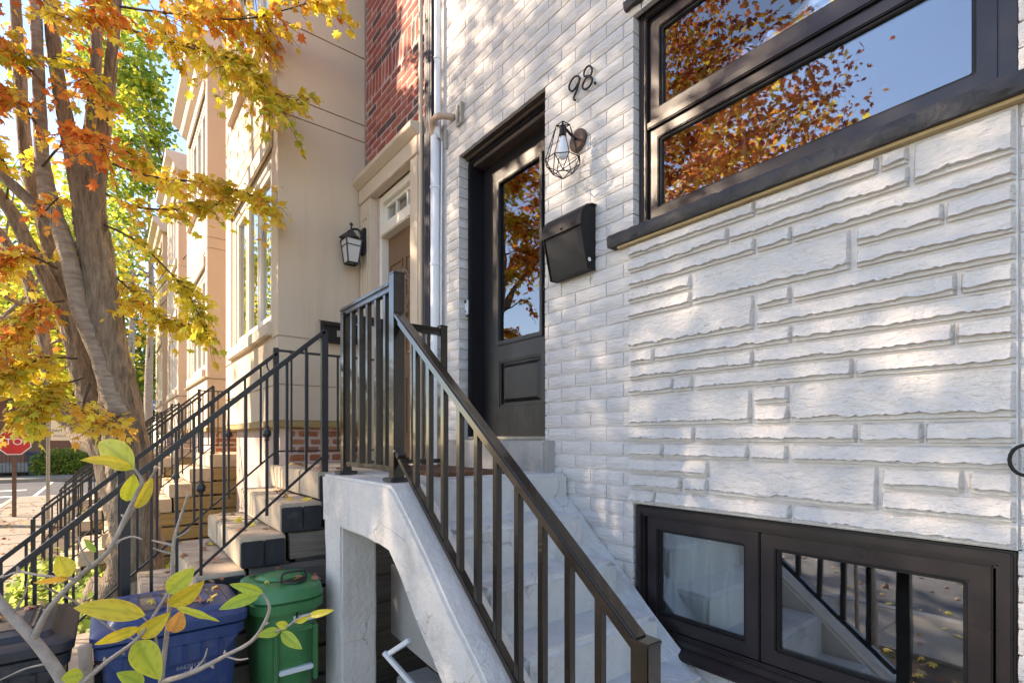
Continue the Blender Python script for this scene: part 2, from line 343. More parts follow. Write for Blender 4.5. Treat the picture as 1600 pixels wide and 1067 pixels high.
struct(MB().box(-20, 40, -14, -11.5, GZ - 0.3, GZ), 'opposite_pavement', 'sidewalk', bevel=0.015)
for i in range(2):
    mb = MB().box(-23.2 - i * 2.6, -22.7 - i * 2.6, -10.5, -4.4, ROAD_Z + 0.004, ROAD_Z + 0.008)
    struct(mb, 'crosswalk_line', 'road_paint')
mb = MB().box(-29.4, -21.3, -3.9 - 0.1, -3.9, ROAD_Z + 0.004, ROAD_Z + 0.008); struct(mb, 'lane_line', 'road_paint')
mb = MB().box(-20.6, -20.2, -7.0, -4.45, ROAD_Z + 0.004, ROAD_Z + 0.008); struct(mb, 'stop_line', 'road_paint')

# ------------------------------------------------------------------ brick pieces
BC = {}
def brick_mesh(L, H, D, m, seed, rough):
    key = (round(L, 3), round(H, 3), round(D, 3), m, seed)
    if key in BC: return BC[key]
    nx = max(2, int(L / 0.022)); nz = 4; r = random.Random(hash((seed, int(L * 1000)))); mb = MB(); vs = []; fs = []
    for j in range(nz + 1):
        for i in range(nx + 1):
            x = -L / 2 + L * i / nx; z = -H / 2 + H * j / nz
            edge = i in (0, nx) or j in (0, nz)
            y = 0.004 if edge else -rough * r.random()
            if edge:
                x += r.uniform(-1, 1) * 0.0012 * (0 < i < nx or True); z += r.uniform(-1, 1) * 0.0012
            vs.append((x, y, z))
    W = nx + 1
    for j in range(nz):
        for i in range(nx): fs.append((j * W + i, j * W + i + 1, (j + 1) * W + i + 1, (j + 1) * W + i))
    loop = [i for i in range(W)] + [j * W + nx for j in range(1, nz + 1)] + [nz * W + i for i in range(nx - 1, -1, -1)] + [j * W for j in range(nz - 1, 0, -1)]
    base = len(vs)
    for q in loop: vs.append((vs[q][0], D, vs[q][2]))
    n = len(loop)
    for a in range(n): fs.append((loop[a], loop[(a + 1) % n], base + (a + 1) % n, base + a))
    mb.add(vs, fs); me = mb.mesh('brick', m); shade_auto(me, 0.9); BC[key] = me; return me

def join_stuff(items, name, m, parent):
    mb = MB(); off = wloc(parent)
    for me, p, rz in items:
        M = Matrix.Translation(p) @ Matrix.Rotation(rz, 4, 'Z')
        mb.add([M @ v.co for v in me.vertices], [tuple(f.vertices) for f in me.polygons])
    o = mb.build(name, m, parent); shade_auto(o.data, 0.9); o['kind'] = 'stuff'; return o

def lay_bricks(parent, m, x0, x1, z0, z1, y, holes, BL, BH, rough, zref=0.0, rz=0.0, limit=300, variants=5, joint=0.010, deep=0.09, thin=0.03):
    """bricks on the plane y (rz=0) or, for rz=90 deg, on the plane x=y with x0..x1 running along +Y"""
    items = []
    k0 = math.floor((z0 - zref) / BH); k1 = math.ceil((z1 - zref) / BH)
    for k in range(k0, k1):
        a, b = max(zref + k * BH, z0), min(zref + (k + 1) * BH, z1)
        if b - a < 0.02: continue
        x = math.floor(x0 / BL) * BL - (BL / 2 if k % 2 else 0)
        while x < x1:
            segs = [(max(x, x0), min(x + BL, x1))]
            for h in holes:
                if h[2] < (a + b) / 2 < h[3]:
                    ns = []
                    for s0, s1 in segs:
                        if h[1] <= s0 or h[0] >= s1: ns.append((s0, s1))
                        else:
                            if s0 < h[0]: ns.append((s0, h[0]))
                            if s1 > h[1]: ns.append((h[1], s1))
                    segs = ns
            for s0, s1 in segs:
                if s1 - s0 < 0.014: continue
                l0, l1 = s0 + joint / 2, s1 - joint / 2; edge = False
                for h in holes:
                    if h[2] < (a + b) / 2 < h[3]:
                        if abs(s1 - h[0]) < 1e-6: l1 = s1; edge = True
                        if abs(s0 - h[1]) < 1e-6: l0 = s0; edge = True
                L = round(l1 - l0, 2 if not edge else 3)
                me = brick_mesh(L, b - a - joint * 0.9, deep if edge else thin, m, rnd.randrange(variants), rough)
                c = (l0 + l1) / 2
                dy = rnd.uniform(-0.0015, 0.0015)
                p = Vector((c, y + dy, (a + b) / 2)) if rz == 0 else Vector((y + dy, c, (a + b) / 2))
                items.append((me, p, rz))
            x += BL
    items.sort(key=lambda q: (q[1] - CAM).length)
    off = wloc(parent)
    for me, p, r_ in items[:limit]:
        o = link_mesh('brick', me, parent, p - off); o.rotation_euler.z = r_
    if items[limit:]: join_stuff(items[limit:], 'brickwork', m, parent)
    return len(items)

# ------------------------------------------------------------------ the white painted house
house = thing('painted_house', 'white painted brick and stone house with black door and brown windows', 'house', (-1.7, 0, GZ))
ZR = 0.89; U = 0.0757
DOOR = (-3.24, -2.28, -0.4, 2.13); WIN = (-1.625, -0.25, 1.03, 2.13); BAS = (-1.625, -0.25, -0.97, -0.325)
holes = [DOOR, WIN, BAS]
mb = MB()
hb = [(h[0] - 0.008, h[1] + 0.008, h[2], h[3] + 0.004) for h in holes]
for a, b, c, d in rects(-3.72, 1.8, GZ - 0.1, 6.3, hb): mb.box(a, b, 0.0085, 0.27, c, d)
mb.build('wall', 'white_paint_mortar', house)
mb = MB()                                                     # rooms behind the windows
for (x0, x1, z0, z1) in ((-3.7, -2.0, -0.05, 2.7), (-1.95, 1.5, 0.3, 2.7), (-1.95, 1.5, -1.6, 0.2)):
    for q in ((x0, x1, 3.0, 3.1, z0, z1), (x0, x1, 0.27, 3.1, z0 - 0.05, z0), (x0, x1, 0.27, 3.1, z1, z1 + 0.05), (x0 - 0.04, x0, 0.27, 3.1, z0, z1), (x1, x1 + 0.04, 0.27, 3.1, z0, z1)): mb.box(*q)
mb.build('interior', 'interior', house)
MB().box(-3.72, 1.8, 0.1, 9, 6.31, 6.45).build('roof', 'roofing', house)
MB().box(-3.72, 1.8, 3.15, 9, GZ, 6.3).build('rear_wall', 'white_paint_mortar', house)
STONE = (-1.645, -0.245, -0.325, 1.03)
lay_bricks(house, 'white_paint_brick', -3.42, 0.3, -1.2, 3.75, 0.0, [DOOR, (WIN[0], WIN[1], 1.0, 2.13), BAS, STONE], 0.225, U, 0.005, zref=ZR, joint=0.0065)

# split-face stones: pixel spans of the joints (photo) and course levels
SX0 = -1.642; SX1 = -0.252
def wx(px): return onY(px, 600, -0.01).x
def lev(k): return 0.957 if k < 0 else ZR - U * k
STONES = [(986, 1179, -1, 0), (1181, 1372, -1, 0), (1376, 1420, -1, 0), (1427, 1590, -1, 1), (986, 1138, 0, 1), (1140, 1421, 0, 1),
 (986, 1180, 1, 2), (1183, 1237, 1, 2), (1239, 1590, 1, 2), (986, 1080, 2, 3), (1083, 1329, 2, 4), (1338, 1475, 2, 3), (1478, 1590, 2, 3),
 (986, 1080, 3, 4), (1338, 1588, 3, 4), (986, 1178, 4, 6), (1183, 1236, 4, 5), (1240, 1590, 4, 5), (1183, 1495, 5, 6), (1501, 1590, 5, 6),
 (986, 1022, 6, 7), (1024, 1237, 6, 7), (1239, 1590, 6, 7), (986, 1177, 7, 8), (1179, 1492, 7, 8), (1494, 1590, 7, 8),
 (987, 1052, 8, 9), (1053, 1082, 8, 9), (1086, 1333, 8, 9), (1337, 1590, 8, 9), (987, 1174, 9, 11), (1178, 1233, 9, 10), (1178, 1233, 10, 11), (1237, 1590, 9, 11),
 (987, 1085, 11, 12), (1087, 1339, 11, 12), (1342, 1443, 11, 12), (1446, 1590, 11, 12), (988, 1036, 12, 13), (1038, 1169, 12, 13), (1173, 1231, 12, 13), (1237, 1590, 12, 13),
 (987, 1107, 13, 14), (987, 1065, 14, 15), (1067, 1106, 14, 15), (1111, 1372, 13, 15), (1378, 1506, 13, 14), (1513, 1590, 13, 14), (1377, 1590, 14, 15),
 (987, 1024, 15, 16), (1025, 1236, 15, 16), (1240, 1590, 15, 16)]
def stone(x0, x1, z0, z1, idx):
    L = x1 - x0; H = z1 - z0; big = H > 0.1
    nx = max(4, int(L / 0.011)); r = random.Random(idx * 17 + 3); rows = 9 if big else 8
    vs = []; fs = []; ph = r.uniform(0, 50); tr0 = 0.13 if big else 0.22
    amp = 0.07 if big else 0.12
    for i in range(nx + 1):
        x = x0 + L * i / nx
        n = noise.noise(Vector((x * 16 + ph, idx * 3.1, 0))) * 0.75 + noise.noise(Vector((x * 55 + ph, idx * 1.7, 4))) * 0.4 + r.uniform(-0.28, 0.28)
        tr = min(max(tr0 + amp * n, 0.07), 0.62)
        e = min(i, nx - i) / nx * L; endf = min(1.0, e / 0.006)
        ts = [0, tr * 0.12, tr * 0.88, tr] + [tr + (1 - tr) * q for q in ((0.08, 0.3, 0.55, 0.82, 1) if not big else (0.06, 0.2, 0.45, 0.7, 0.88, 1))][:rows - 3]
        rows_n = len(ts)
        for j, t in enumerate(ts):
            pr = 0.035
            if j == 0: d = 0.008
            elif j == 1: d = 0.0235
            elif j == 2: d = 0.0215
            elif j == 3: d = pr + 0.003 + 0.004 * n
            elif j == rows_n - 1: d = 0.004
            else:
                q = (t - tr) / (1 - tr); d = pr - q * 0.015 + noise.noise(Vector((x * 30, t * H * 45 + idx, ph))) * 0.005 + noise.noise(Vector((x * 80, t * H * 90 + idx, ph))) * 0.003
            d = 0.004 + (d - 0.004) * (endf if j not in (0, rows_n - 1) else 1)
            jit = 0.0008
            vs.append((x + r.uniform(-jit, jit), 0.006 - d, z0 + t * H))
    for i in range(nx):
        for j in range(rows_n - 1): fs.append((i * rows_n + j, (i + 1) * rows_n + j, (i + 1) * rows_n + j + 1, i * rows_n + j + 1))
    loop = [i * rows_n for i in range(nx + 1)] + [nx * rows_n + j for j in range(1, rows_n)] + [i * rows_n + rows_n - 1 for i in range(nx - 1, -1, -1)] + [j for j in range(rows_n - 2, 0, -1)]
    base = len(vs)
    for q in loop: vs.append((vs[q][0], 0.02, vs[q][2]))
    for a in range(len(loop)): fs.append((loop[a], loop[(a + 1) % len(loop)], base + (a + 1) % len(loop), base + a))
    o = MB().add(vs, fs).build('stone', 'white_paint_stone', house); shade_auto(o.data, 0.55)
for i, (p0, p1, k0, k1) in enumerate(STONES):
    x0 = SX0 if p0 < 990 else wx(p0); x1 = SX1 if p1 > 1585 else wx(p1)
    g_ = 0.0025
    stone(x0 - (0.0025 if p0 > 990 else 0), x1 + (0.0015 if p1 < 1585 else 0), lev(k1) + g_, lev(k0) - g_, i)

MB().box(SX0 - 0.002, SX1 + 0.002, -0.0025, 0.0084, -0.3235, 0.956).build('mortar_bed', 'white_paint_mortar', house)

# ---- main window
def sash(parent, x0, x1, z0, z1, wd, y, glass, bead=0.014, name='sash'):
    s = MB().ring(x0, x1, z0, z1, wd, y, y + 0.045).build(name, 'brown_frame', parent, bevel=0.004)
    MB().ring(x0 + wd - 0.001, x1 - wd + 0.001, z0 + wd - 0.001, z1 - wd + 0.001, bead, y + 0.012, y + 0.03).build('glazing_bead', 'black_metal', s, bevel=0.003)
    MB().box(x0 + wd + bead - 0.004, x1 - wd - bead + 0.004, y + 0.024, y + 0.028, z0 + wd + bead - 0.004, z1 - wd - bead + 0.004).build('pane', glass, s)
    return s
x0, x1 = -1.623, -0.252
win = MB().ring(x0, x1, 1.034, 2.122, 0.045, 0.045, 0.15).build('window', 'brown_frame', house, bevel=0.005)
MB().box(x0 + 0.045, x1 - 0.045, 0.048, 0.14, 1.528, 1.562).build('transom', 'brown_frame', win, bevel=0.005)
# children of the window
sash(win, x0 + 0.048, x1 - 0.048, 1.563, 2.075, 0.06, 0.066, 'glass_window')
sash(win, x0 + 0.048, x1 - 0.048, 1.080, 1.527, 0.052, 0.066, 'glass_window')
for xm in (-1.115, -0.735):
    MB().box(xm - 0.009, xm + 0.009, 0.097, 0.106, 1.62, 2.03).build('muntin', 'brown_frame', win)
    MB().box(xm - 0.007, xm + 0.007, 0.110, 0.116, 1.13, 1.48).build('muntin', 'navy_flashing', win)
def rocky_bar(x0, x1, y0, y1, z0, z1, name, m, seed, amp=0.007):
    r = random.Random(seed); nx = int((x1 - x0) / 0.03); vs = []; fs = []
    prof = [(y1, z0), (y0 + 0.006, z0), (y0, z0 + (z1 - z0) * 0.3), (y0 + 0.003, z0 + (z1 - z0) * 0.7), (y0 + 0.012, z1), (y1, z1)]
    for i in range(nx + 1):
        for j, (y, z) in enumerate(prof):
            a = amp if 0 < j < 5 else 0
            vs.append((x0 + (x1 - x0) * i / nx, y + r.uniform(-a, a * 0.6), z + r.uniform(-a, a) * 0.35 * (j in (2, 3))))
    n = len(prof)
    for i in range(nx):
        for j in range(n): fs.append((i * n + j, i * n + (j + 1) % n, (i + 1) * n + (j + 1) % n, (i + 1) * n + j))
    fs += [tuple(range(n)), tuple(nx * n + j for j in range(n))]
    o = MB().add(vs, fs).build(name, m, win); shade_auto(o.data, 0.7); return o
rocky_bar(-1.745, -0.12, -0.055, 0.06, 0.968, 1.031, 'sill', 'rock_black', 3)
rocky_bar(-1.66, -0.2, -0.03, 0.04, 2.135, 2.19, 'lintel', 'rock_black', 5, 0.005)
MB().box(-1.70, -0.16, -0.030, 0.02, 0.9575, 0.968).build('caulk_strip', 'caulk', win)
blind = thing('window_blind', 'cream banded blind drawn behind the upper pane of the large window', 'blind', (-0.94, 0.2, 1.6))
for i in range(5):
    MB().box(-1.53, -0.34, 0.122 + 0.004 * (i % 2), 0.128 + 0.004 * (i % 2), 1.60 + i * 0.105, 1.675 + i * 0.105).build('slat', 'curtain', blind)
MB().box(-1.55, -0.32, 0.155, 0.20, 2.12, 2.18).build('head_rail', 'white_trim', blind, bevel=0.006)
# ---- basement window
bw = MB().ring(-1.624, -0.2505, -0.962, -0.332, 0.05, 0.02, 0.12).build('basement_window', 'brown_frame', house, bevel=0.006)
MB().ring(-1.612, -0.263, -0.957, -0.337, 0.030, 0.006, 0.02).build('trim', 'brown_frame', bw, bevel=0.004)
xm = -1.010
sash(bw, -1.566, xm - 0.003, -0.910, -0.384, 0.058, 0.036, 'glass_basement')
sash(bw, xm + 0.003, -0.309, -0.910, -0.384, 0.058, 0.036, 'glass_basement')
MB().prism([(0.02, -0.985), (-0.055, -0.995), (-0.055, -0.975), (0.02, -0.955)], -1.60, -0.26, 'x').build('sill', 'brown_frame', bw, bevel=0.005)
cur = thing('basement_haze_cloth', 'pale cloth added behind the left basement pane to haze it', 'curtain', (-1.3, 0.2, -0.9))  # added sheet that stands in for the pale haze on the left pane
vs = []; fs = []
for i in range(41):
    x = -1.55 + 0.55 * i / 40
    for j in range(6): vs.append((x, 0.165 + 0.02 * math.sin(i * 0.9) + 0.02 * j * noise.noise(Vector((i * .2, j * .7, 0))), -0.93 + j * 0.11))
for i in range(40):
    for j in range(5): fs.append((i * 6 + j, i * 6 + 6 + j, i * 6 + 7 + j, i * 6 + 1 + j))
MB().add(vs, fs).build('cloth', 'curtain', cur, smooth=True)

# ---- front door
fr = MB().box(-3.238, -3.192, 0.085, 0.26, -0.03, 2.06).box(-2.328, -2.282, 0.085, 0.26, -0.03, 2.06).box(-3.238, -2.282, 0.088, 0.262, 2.0605, 2.126).build('door_frame', 'black_wood', house, bevel=0.004)
for xx in (-3.226, -3.205): MB().box(xx, xx + 0.011, 0.074, 0.0865, -0.03, 2.058).build('moulding', 'black_wood', fr, bevel=0.003)
for i in range(3): MB().box(-3.2379, -2.2821, 0.018 + i * 0.022, 0.0395 + i * 0.022, 2.118 - i * 0.017, 2.1295).build('moulding', 'brown_wood', fr, bevel=0.003)
MB().box(-3.19, -2.33, 0.10, 0.235, 2.030, 2.0600).build('head_board', 'brown_wood', fr, bevel=0.003)
dx0, dx1, gy = -3.189, -2.331, 0.195
door = MB().box(dx0, dx0 + 0.195, gy, gy + 0.045, 0.012, 2.028).box(dx1 - 0.195, dx1, gy, gy + 0.045, 0.012, 2.028).box(dx0 + 0.195, dx1 - 0.195, gy, gy + 0.045, 1.868, 2.028).box(dx0 + 0.195, dx1 - 0.195, gy, gy + 0.045, 0.560, 0.690).box(dx0 + 0.195, dx1 - 0.195, gy, gy + 0.045, 0.012, 0.225).build('door', 'black_wood', house)
MB().ring(dx0 + 0.175, dx1 - 0.175, 0.672, 1.888, 0.032, gy - 0.014, gy + 0.01).build('glass_moulding', 'black_wood', door, bevel=0.005)
MB().box(dx0 + 0.19, dx1 - 0.19, gy + 0.012, gy + 0.018, 0.68, 1.88).build('pane', 'glass_window', door)
MB().ring(dx0 + 0.19, dx1 - 0.19, 0.222, 0.565, 0.022, gy + 0.004, gy + 0.03).build('panel_moulding', 'black_wood', door, bevel=0.006)
pn = MB().box(dx0 + 0.19, dx1 - 0.19, gy + 0.024, gy + 0.04, 0.22, 0.566)
pn.add([(dx0 + 0.225, gy + 0.024, 0.256), (dx1 - 0.225, gy + 0.024, 0.256), (dx1 - 0.225, gy + 0.024, 0.53), (dx0 + 0.225, gy + 0.024, 0.53),
        (dx0 + 0.25, gy + 0.006, 0.281), (dx1 - 0.25, gy + 0.006, 0.281), (dx1 - 0.25, gy + 0.006, 0.505), (dx0 + 0.25, gy + 0.006, 0.505)],
       [(4, 5, 6, 7), (0, 1, 5, 4), (1, 2, 6, 5), (2, 3, 7, 6), (3, 0, 4, 7)]).build('panel', 'black_wood', door)
MB().lathe([(0.024, 0), (0.024, -0.012), (0.012, -0.016), (0.012, -0.045), (0.027, -0.052), (0.027, -0.075), (0.01, -0.085)], (dx1 - 0.07, gy, 0.95), 14, 'y').build('handle', 'black_metal', door, smooth=True)
MB().box(-3.21, -2.31, 0.06, 0.26, -0.012, 0.010).build('threshold', 'galv', fr, bevel=0.004)
mb = MB().box(-3.2, -2.34, 0.272, 0.28, 0.0, 2.1); mb.build('inner_curtain', 'curtain', house)
# door step
step = top(MB().box(-3.30, -2.19, -0.085, 0.30, -0.30, -0.014), 'door_step', 'concrete_raw', 'grey stained concrete step under the black front door', 'step', bevel=0.012)
mat_o = thing('door_mat', 'brown coir mat lying on the landing before the black door', 'mat', (-2.65, -0.5, -0.199))
MB().box(-3.05, -2.26, -0.74, -0.30, -0.199, -0.180).build('pile', 'coir', mat_o, bevel=0.006)

# ---- house number, doorbell, lamp, letter box
num = thing('house_number', 'black script house number 98 on the white brick beside the door', 'house number', onY(905, 135, -0.01))
def px_h(c): return onY(860 + c[0] * 0.0844, 80 + c[1] * 0.0844, -0.016)
def stroke(pts, r, name, closed=False):
    p = [px_h(c) for c in pts]
    MB().tube(crom(p, 6), r, 8).build(name, 'black_metal', num, smooth=True)
stroke([(548, 520), (515, 470), (450, 478), (385, 560), (346, 660), (362, 725), (412, 742), (462, 690), (510, 600), (545, 510), (515, 640), (468, 780), (428, 885), (462, 912)], 0.0056, 'digit_nine')
stroke([(738, 465), (768, 385), (764, 312), (712, 278), (655, 325), (620, 412), (632, 470), (690, 462), (738, 470), (772, 520), (765, 590), (708, 675), (640, 712), (597, 680), (604, 610), (655, 515), (738, 465)], 0.0056, 'digit_eight')
p = px_h((828, 597)); MB().lathe([(0.002, 0.006), (0.0075, 0.003), (0.0075, -0.004), (0.003, -0.007)], p, 12, 'y').build('dot', 'black_metal', num, smooth=True)

db = thing('doorbell', 'slim grey video doorbell on the dark door frame', 'doorbell', (-3.228, 0.07, 0.9))
c = onY(735, 478, 0.06); bx = -3.222
MB().box(bx - 0.022, bx + 0.022, 0.05, 0.074, c.z - 0.065, c.z + 0.065).build('body', 'plastic_white', db, bevel=0.012, seg=3)
MB().lathe([(0.013, 0.0), (0.013, -0.004), (0.008, -0.006)], (bx, 0.051, c.z + 0.04), 14, 'y').build('lens', 'print_black', db)
MB().lathe([(0.009, 0.0), (0.009, -0.003), (0.005, -0.004)], (bx, 0.051, c.z - 0.035), 14, 'y').build('button', 'print_blue', db)

lp = thing('cage_wall_lamp', 'wall lamp with open black wire cage and bare bulb above the letter box', 'wall lamp', onY(905, 222, 0))
c = onY(905, 221, 0.0); ax = Vector((c.x + 0.005, -0.13, c.z + 0.035))
MB().lathe([(0.062, 0.0), (0.062, -0.014), (0.05, -0.022), (0.012, -0.026)], c, 24, 'y').build('back_plate', 'rust_metal', lp, smooth=False)
MB().tube([c + Vector((0, -0.02, 0)), c + Vector((0, -0.06, 0.01)), ax + Vector((0, 0, 0.0)), ax + Vector((0, -0.012, -0.012))], 0.007, 10).build('arm', 'black_metal', lp, smooth=True)
MB().lathe([(0.012, 0.0), (0.019, -0.008), (0.019, -0.055), (0.015, -0.06)], ax, 16).build('socket', 'black_metal', lp, smooth=True)
MB().lathe([(0.013, -0.058), (0.016, -0.075), (0.027, -0.11), (0.031, -0.14), (0.026, -0.165), (0.012, -0.18), (0.002, -0.183)], ax, 18).build('bulb', 'bulb_glass', lp, smooth=True)
cage = MB(); T = [ax + Vector((0.036 * math.cos(a), 0.036 * math.sin(a), 0.002)) for a in [R(45 + 90 * i) for i in range(4)]]
M_ = [ax + Vector((0.098 * math.cos(a), 0.098 * math.sin(a), -0.195)) for a in [R(20 + 45 * i) for i in range(8)]]
Bt = [ax + Vector((0.052 * math.cos(a), 0.052 * math.sin(a), -0.262)) for a in [R(45 + 90 * i) for i in range(4)]]
for i in range(4):
    cage.tube([T[i], T[(i + 1) % 4]], 0.003, 5); cage.tube([Bt[i], Bt[(i + 1) % 4]], 0.0026, 5)
    cage.tube([T[i], ax + Vector((0, 0, 0.002))], 0.003, 5)
    for j in (2 * i, 2 * i + 1): cage.tube([T[i], M_[j]], 0.0026, 5); cage.tube([Bt[i], M_[j]], 0.0026, 5)
    cage.tube([Bt[i], M_[(2 * i + 2) % 8]], 0.0026, 5)
for i in range(8): cage.tube([M_[i], M_[(i + 1) % 8]], 0.0026, 5)
cage.build('cage', 'black_metal', lp)

lb = thing('letter_box', 'black metal letter box with curved lid on the white brick', 'letter box', (-2.0, 0, 0.9))
X0, X1 = -2.158, -1.872
prof = [(-0.004, 0.895), (-0.062, 0.892), (-0.118, 1.115), (-0.118, 1.150), (-0.106, 1.188), (-0.078, 1.218), (-0.04, 1.234), (-0.004, 1.238)]
MB().prism([(y * 0.97, z + 0.002) for y, z in prof], X0 + 0.004, X1 - 0.004, 'x').build('body', 'black_metal', lb, bevel=0.003)
for xx in (X0 - 0.002, X1 - 0.002):
    MB().prism([(y - (0.004 if y < -0.01 else 0), z) for y, z in prof], xx, xx + 0.005, 'x').build('side_plate', 'black_metal', lb)
lid = [(-0.118, 1.118), (-0.126, 1.112), (-0.126, 1.152), (-0.112, 1.196), (-0.081, 1.228), (-0.04, 1.245), (-0.004, 1.249), (-0.004, 1.241), (-0.04, 1.236), (-0.076, 1.219), (-0.104, 1.19), (-0.117, 1.15)]
MB().prism(lid, X0 - 0.010, X1 + 0.012, 'x').build('lid', 'black_metal', lb, bevel=0.0015, seg=1)
MB().lathe([(0.011, 0), (0.011, 0.002)], (X1 + 0.003, -0.052, 0.945), 14, 'x').build('peep_hole', 'plastic_white', lb)
MB().tube([(X0 + 0.14, -0.1255, 1.135), (X0 + 0.15, -0.132, 1.128), (X0 + 0.16, -0.1255, 1.135)], 0.003, 6).build('lid_pull', 'black_metal', lb)

# ---- pipes between the houses
wp = thing('conduit_pipe', 'white plastic service pipe running up the corner of the white brick', 'pipe', (-3.5, -0.05, GZ))
pts = [(-3.50, -0.05, GZ + 0.2), (-3.50, -0.05, 1.0), (-3.50, -0.05, 2.35)]
MB().tube(pts, 0.036, 16).build('lower_pipe', 'plastic_white', wp, smooth=True)
MB().tube(crom([(-3.50, -0.05, 2.35), (-3.50, -0.05, 2.42), (-3.487, -0.042, 2.52), (-3.48, -0.04, 2.60), (-3.48, -0.04, 6.2)], 5), [0.036] * 8 + [0.026] * 13, 16).build('upper_pipe', 'plastic_white', wp, smooth=True)
for z in (0.35, 0.75, 1.35, 1.95, 2.45, 2.95, 3.5, 4.2):
    r = 0.041 if z < 2.5 else 0.031; xx = -3.50 if z < 2.5 else -3.48; yy = -0.05 if z < 2.5 else -0.04
    MB().lathe([(r, -0.009), (r, 0.009)], (xx, yy, z), 16).build('pipe_clip', 'plastic_white', wp)
MB().tube(crom([(-3.545, -0.02, 0.2), (-3.548, -0.022, 1.2), (-3.54, -0.02, 2.3), (-3.53, -0.02, 6.0)], 4), 0.008, 6).build('cable', 'iron', wp)
MB().tube(crom([(-3.455, -0.02, 0.2), (-3.458, -0.022, 1.2), (-3.452, -0.02, 2.1), (-3.45, -0.02, 2.3)], 4), 0.007, 6).build('cable', 'plastic_white', wp)
bp_ = thing('branch_pipe', 'short beige pipe bending from the white pipe into the brick', 'pipe', (-3.45, -0.06, 2.4))
MB().tube(crom([(-3.50, -0.06, 2.34), (-3.49, -0.085, 2.41), (-3.44, -0.09, 2.44), (-3.36, -0.08, 2.43), (-3.30, 0.0, 2.42)], 5), 0.024, 14).build('bend', 'beige_pipe', bp_, smooth=True)
MB().box(-3.24, -3.222, -0.022, 0.002, 2.31, 2.47).box(-3.222, -3.17, -0.022, -0.012, 2.31, 2.325).box(-3.17, -3.158, -0.03, 0.002, 2.31, 2.46).build('wall_bracket', 'galv', bp_)
MB().box(-3.40, -3.385, -0.025, 0.002, 2.22, 2.36).build('wall_bracket', 'concrete_raw', bp_)
fl = thing('downspout', 'dark navy ribbed downspout in the gap beside the red brick', 'downspout', (-3.63, 0, GZ))
mb = MB().box(-3.69, -3.565, -0.035, 0.03, GZ, 6.1)
mb.build('pipe', 'navy_flashing', fl, bevel=0.006)
for i in range(4): MB().box(-3.683 + i * 0.031, -3.667 + i * 0.031, -0.043, -0.034, GZ, 6.1).build('rib', 'navy_flashing', fl)
top(MB().tube([(-3.735, -0.05, GZ), (-3.735, -0.05, 6.1)], 0.017, 10), 'vent_pipe', 'cream_trim', 'thin cream pipe along the edge of the red brick', 'pipe', smooth=True)
hr = MB(); ringp = [onY(1602, 719, -0.045) + Vector((0.032 * math.cos(R(a)), 0, 0.042 * math.sin(R(a)))) for a in range(0, 361, 20)]
top(hr.tube(ringp, 0.005, 8, caps=False), 'hose_ring', 'black_metal', 'black metal ring hook at the edge of the stone panel', 'hook', smooth=True)

# ------------------------------------------------------------------ concrete stair of the white house
st = thing('concrete_stair', 'white painted concrete stair with landing climbing along the house wall', 'stair', (-1.8, -0.6, GZ))
LZ = -0.20
def strn(x): return -0.22 - 0.84 * (x + 2.06)
def wob(o, amp=0.006, sub=0.09):
    bm = bmesh.new(); bm.from_mesh(o.data)
    for it in range(5):
        es = [e for e in bm.edges if e.calc_length() > sub]
        if not es: break
        bmesh.ops.subdivide_edges(bm, edges=es, cuts=1, use_grid_fill=True)
    bmesh.ops.triangulate(bm, faces=[f for f in bm.faces if len(f.verts) > 4])
    for v in bm.verts:
        p = v.co * 5; v.co += Vector((noise.noise(p), noise.noise(p + Vector((9, 0, 0))), noise.noise(p + Vector((0, 9, 0))))) * amp
    bm.to_mesh(o.data); bm.free(); shade_auto(o.data, 0.8); return o
xe = -2.06 + (LZ - 0.02 - GZ) / 0.84
outer = [(-2.99, LZ - 0.005), (-2.10, LZ - 0.008), (-2.055, LZ - 0.03), (xe, GZ), (-0.72, GZ), (-2.10, -0.50), (-2.22, -0.485), (-2.985, -0.475)]
o = MB().prism(outer, -1.085, -0.90).build('stringer', 'concrete_white', st, bevel=0.014); wob(o)
o = MB().prism([(-2.985, -0.45), (-2.72, -0.45), (-2.705, -0.9), (-2.70, GZ), (-2.965, GZ), (-2.965, -0.62)], -1.075, -0.875).build('pier', 'concrete_white', st, bevel=0.012); wob(o)
o = MB().box(-2.985, -2.075, -0.92, -0.005, LZ - 0.24, LZ).build('landing', 'concrete_steps', st, bevel=0.015); wob(o, 0.003, 0.12)
nr = 8; rise = (LZ - GZ) / nr; run = rise / 0.84
for i in range(1, nr):
    xa = -2.075 + (i - 1) * run; zt = LZ - i * rise
    o = MB().box(xa - 0.06, xa + run + 0.012, -0.905, -0.13, max(zt - rise - 0.12, GZ), zt).build('step', 'concrete_steps', st, bevel=0.02, seg=3); wob(o, 0.004, 0.12)
cz = lambda x: -0.275 - 0.85 * (x + 2.18)
o = MB().prism([(-2.36, LZ - 0.01), (-2.24, LZ - 0.02), (-2.10, cz(-2.14)), (-0.45, cz(-0.45)), (-0.45, GZ), (-2.36, GZ)], -0.165, -0.004).build('wall_kerb', 'concrete_steps', st, bevel=0.02, seg=3); wob(o, 0.007)

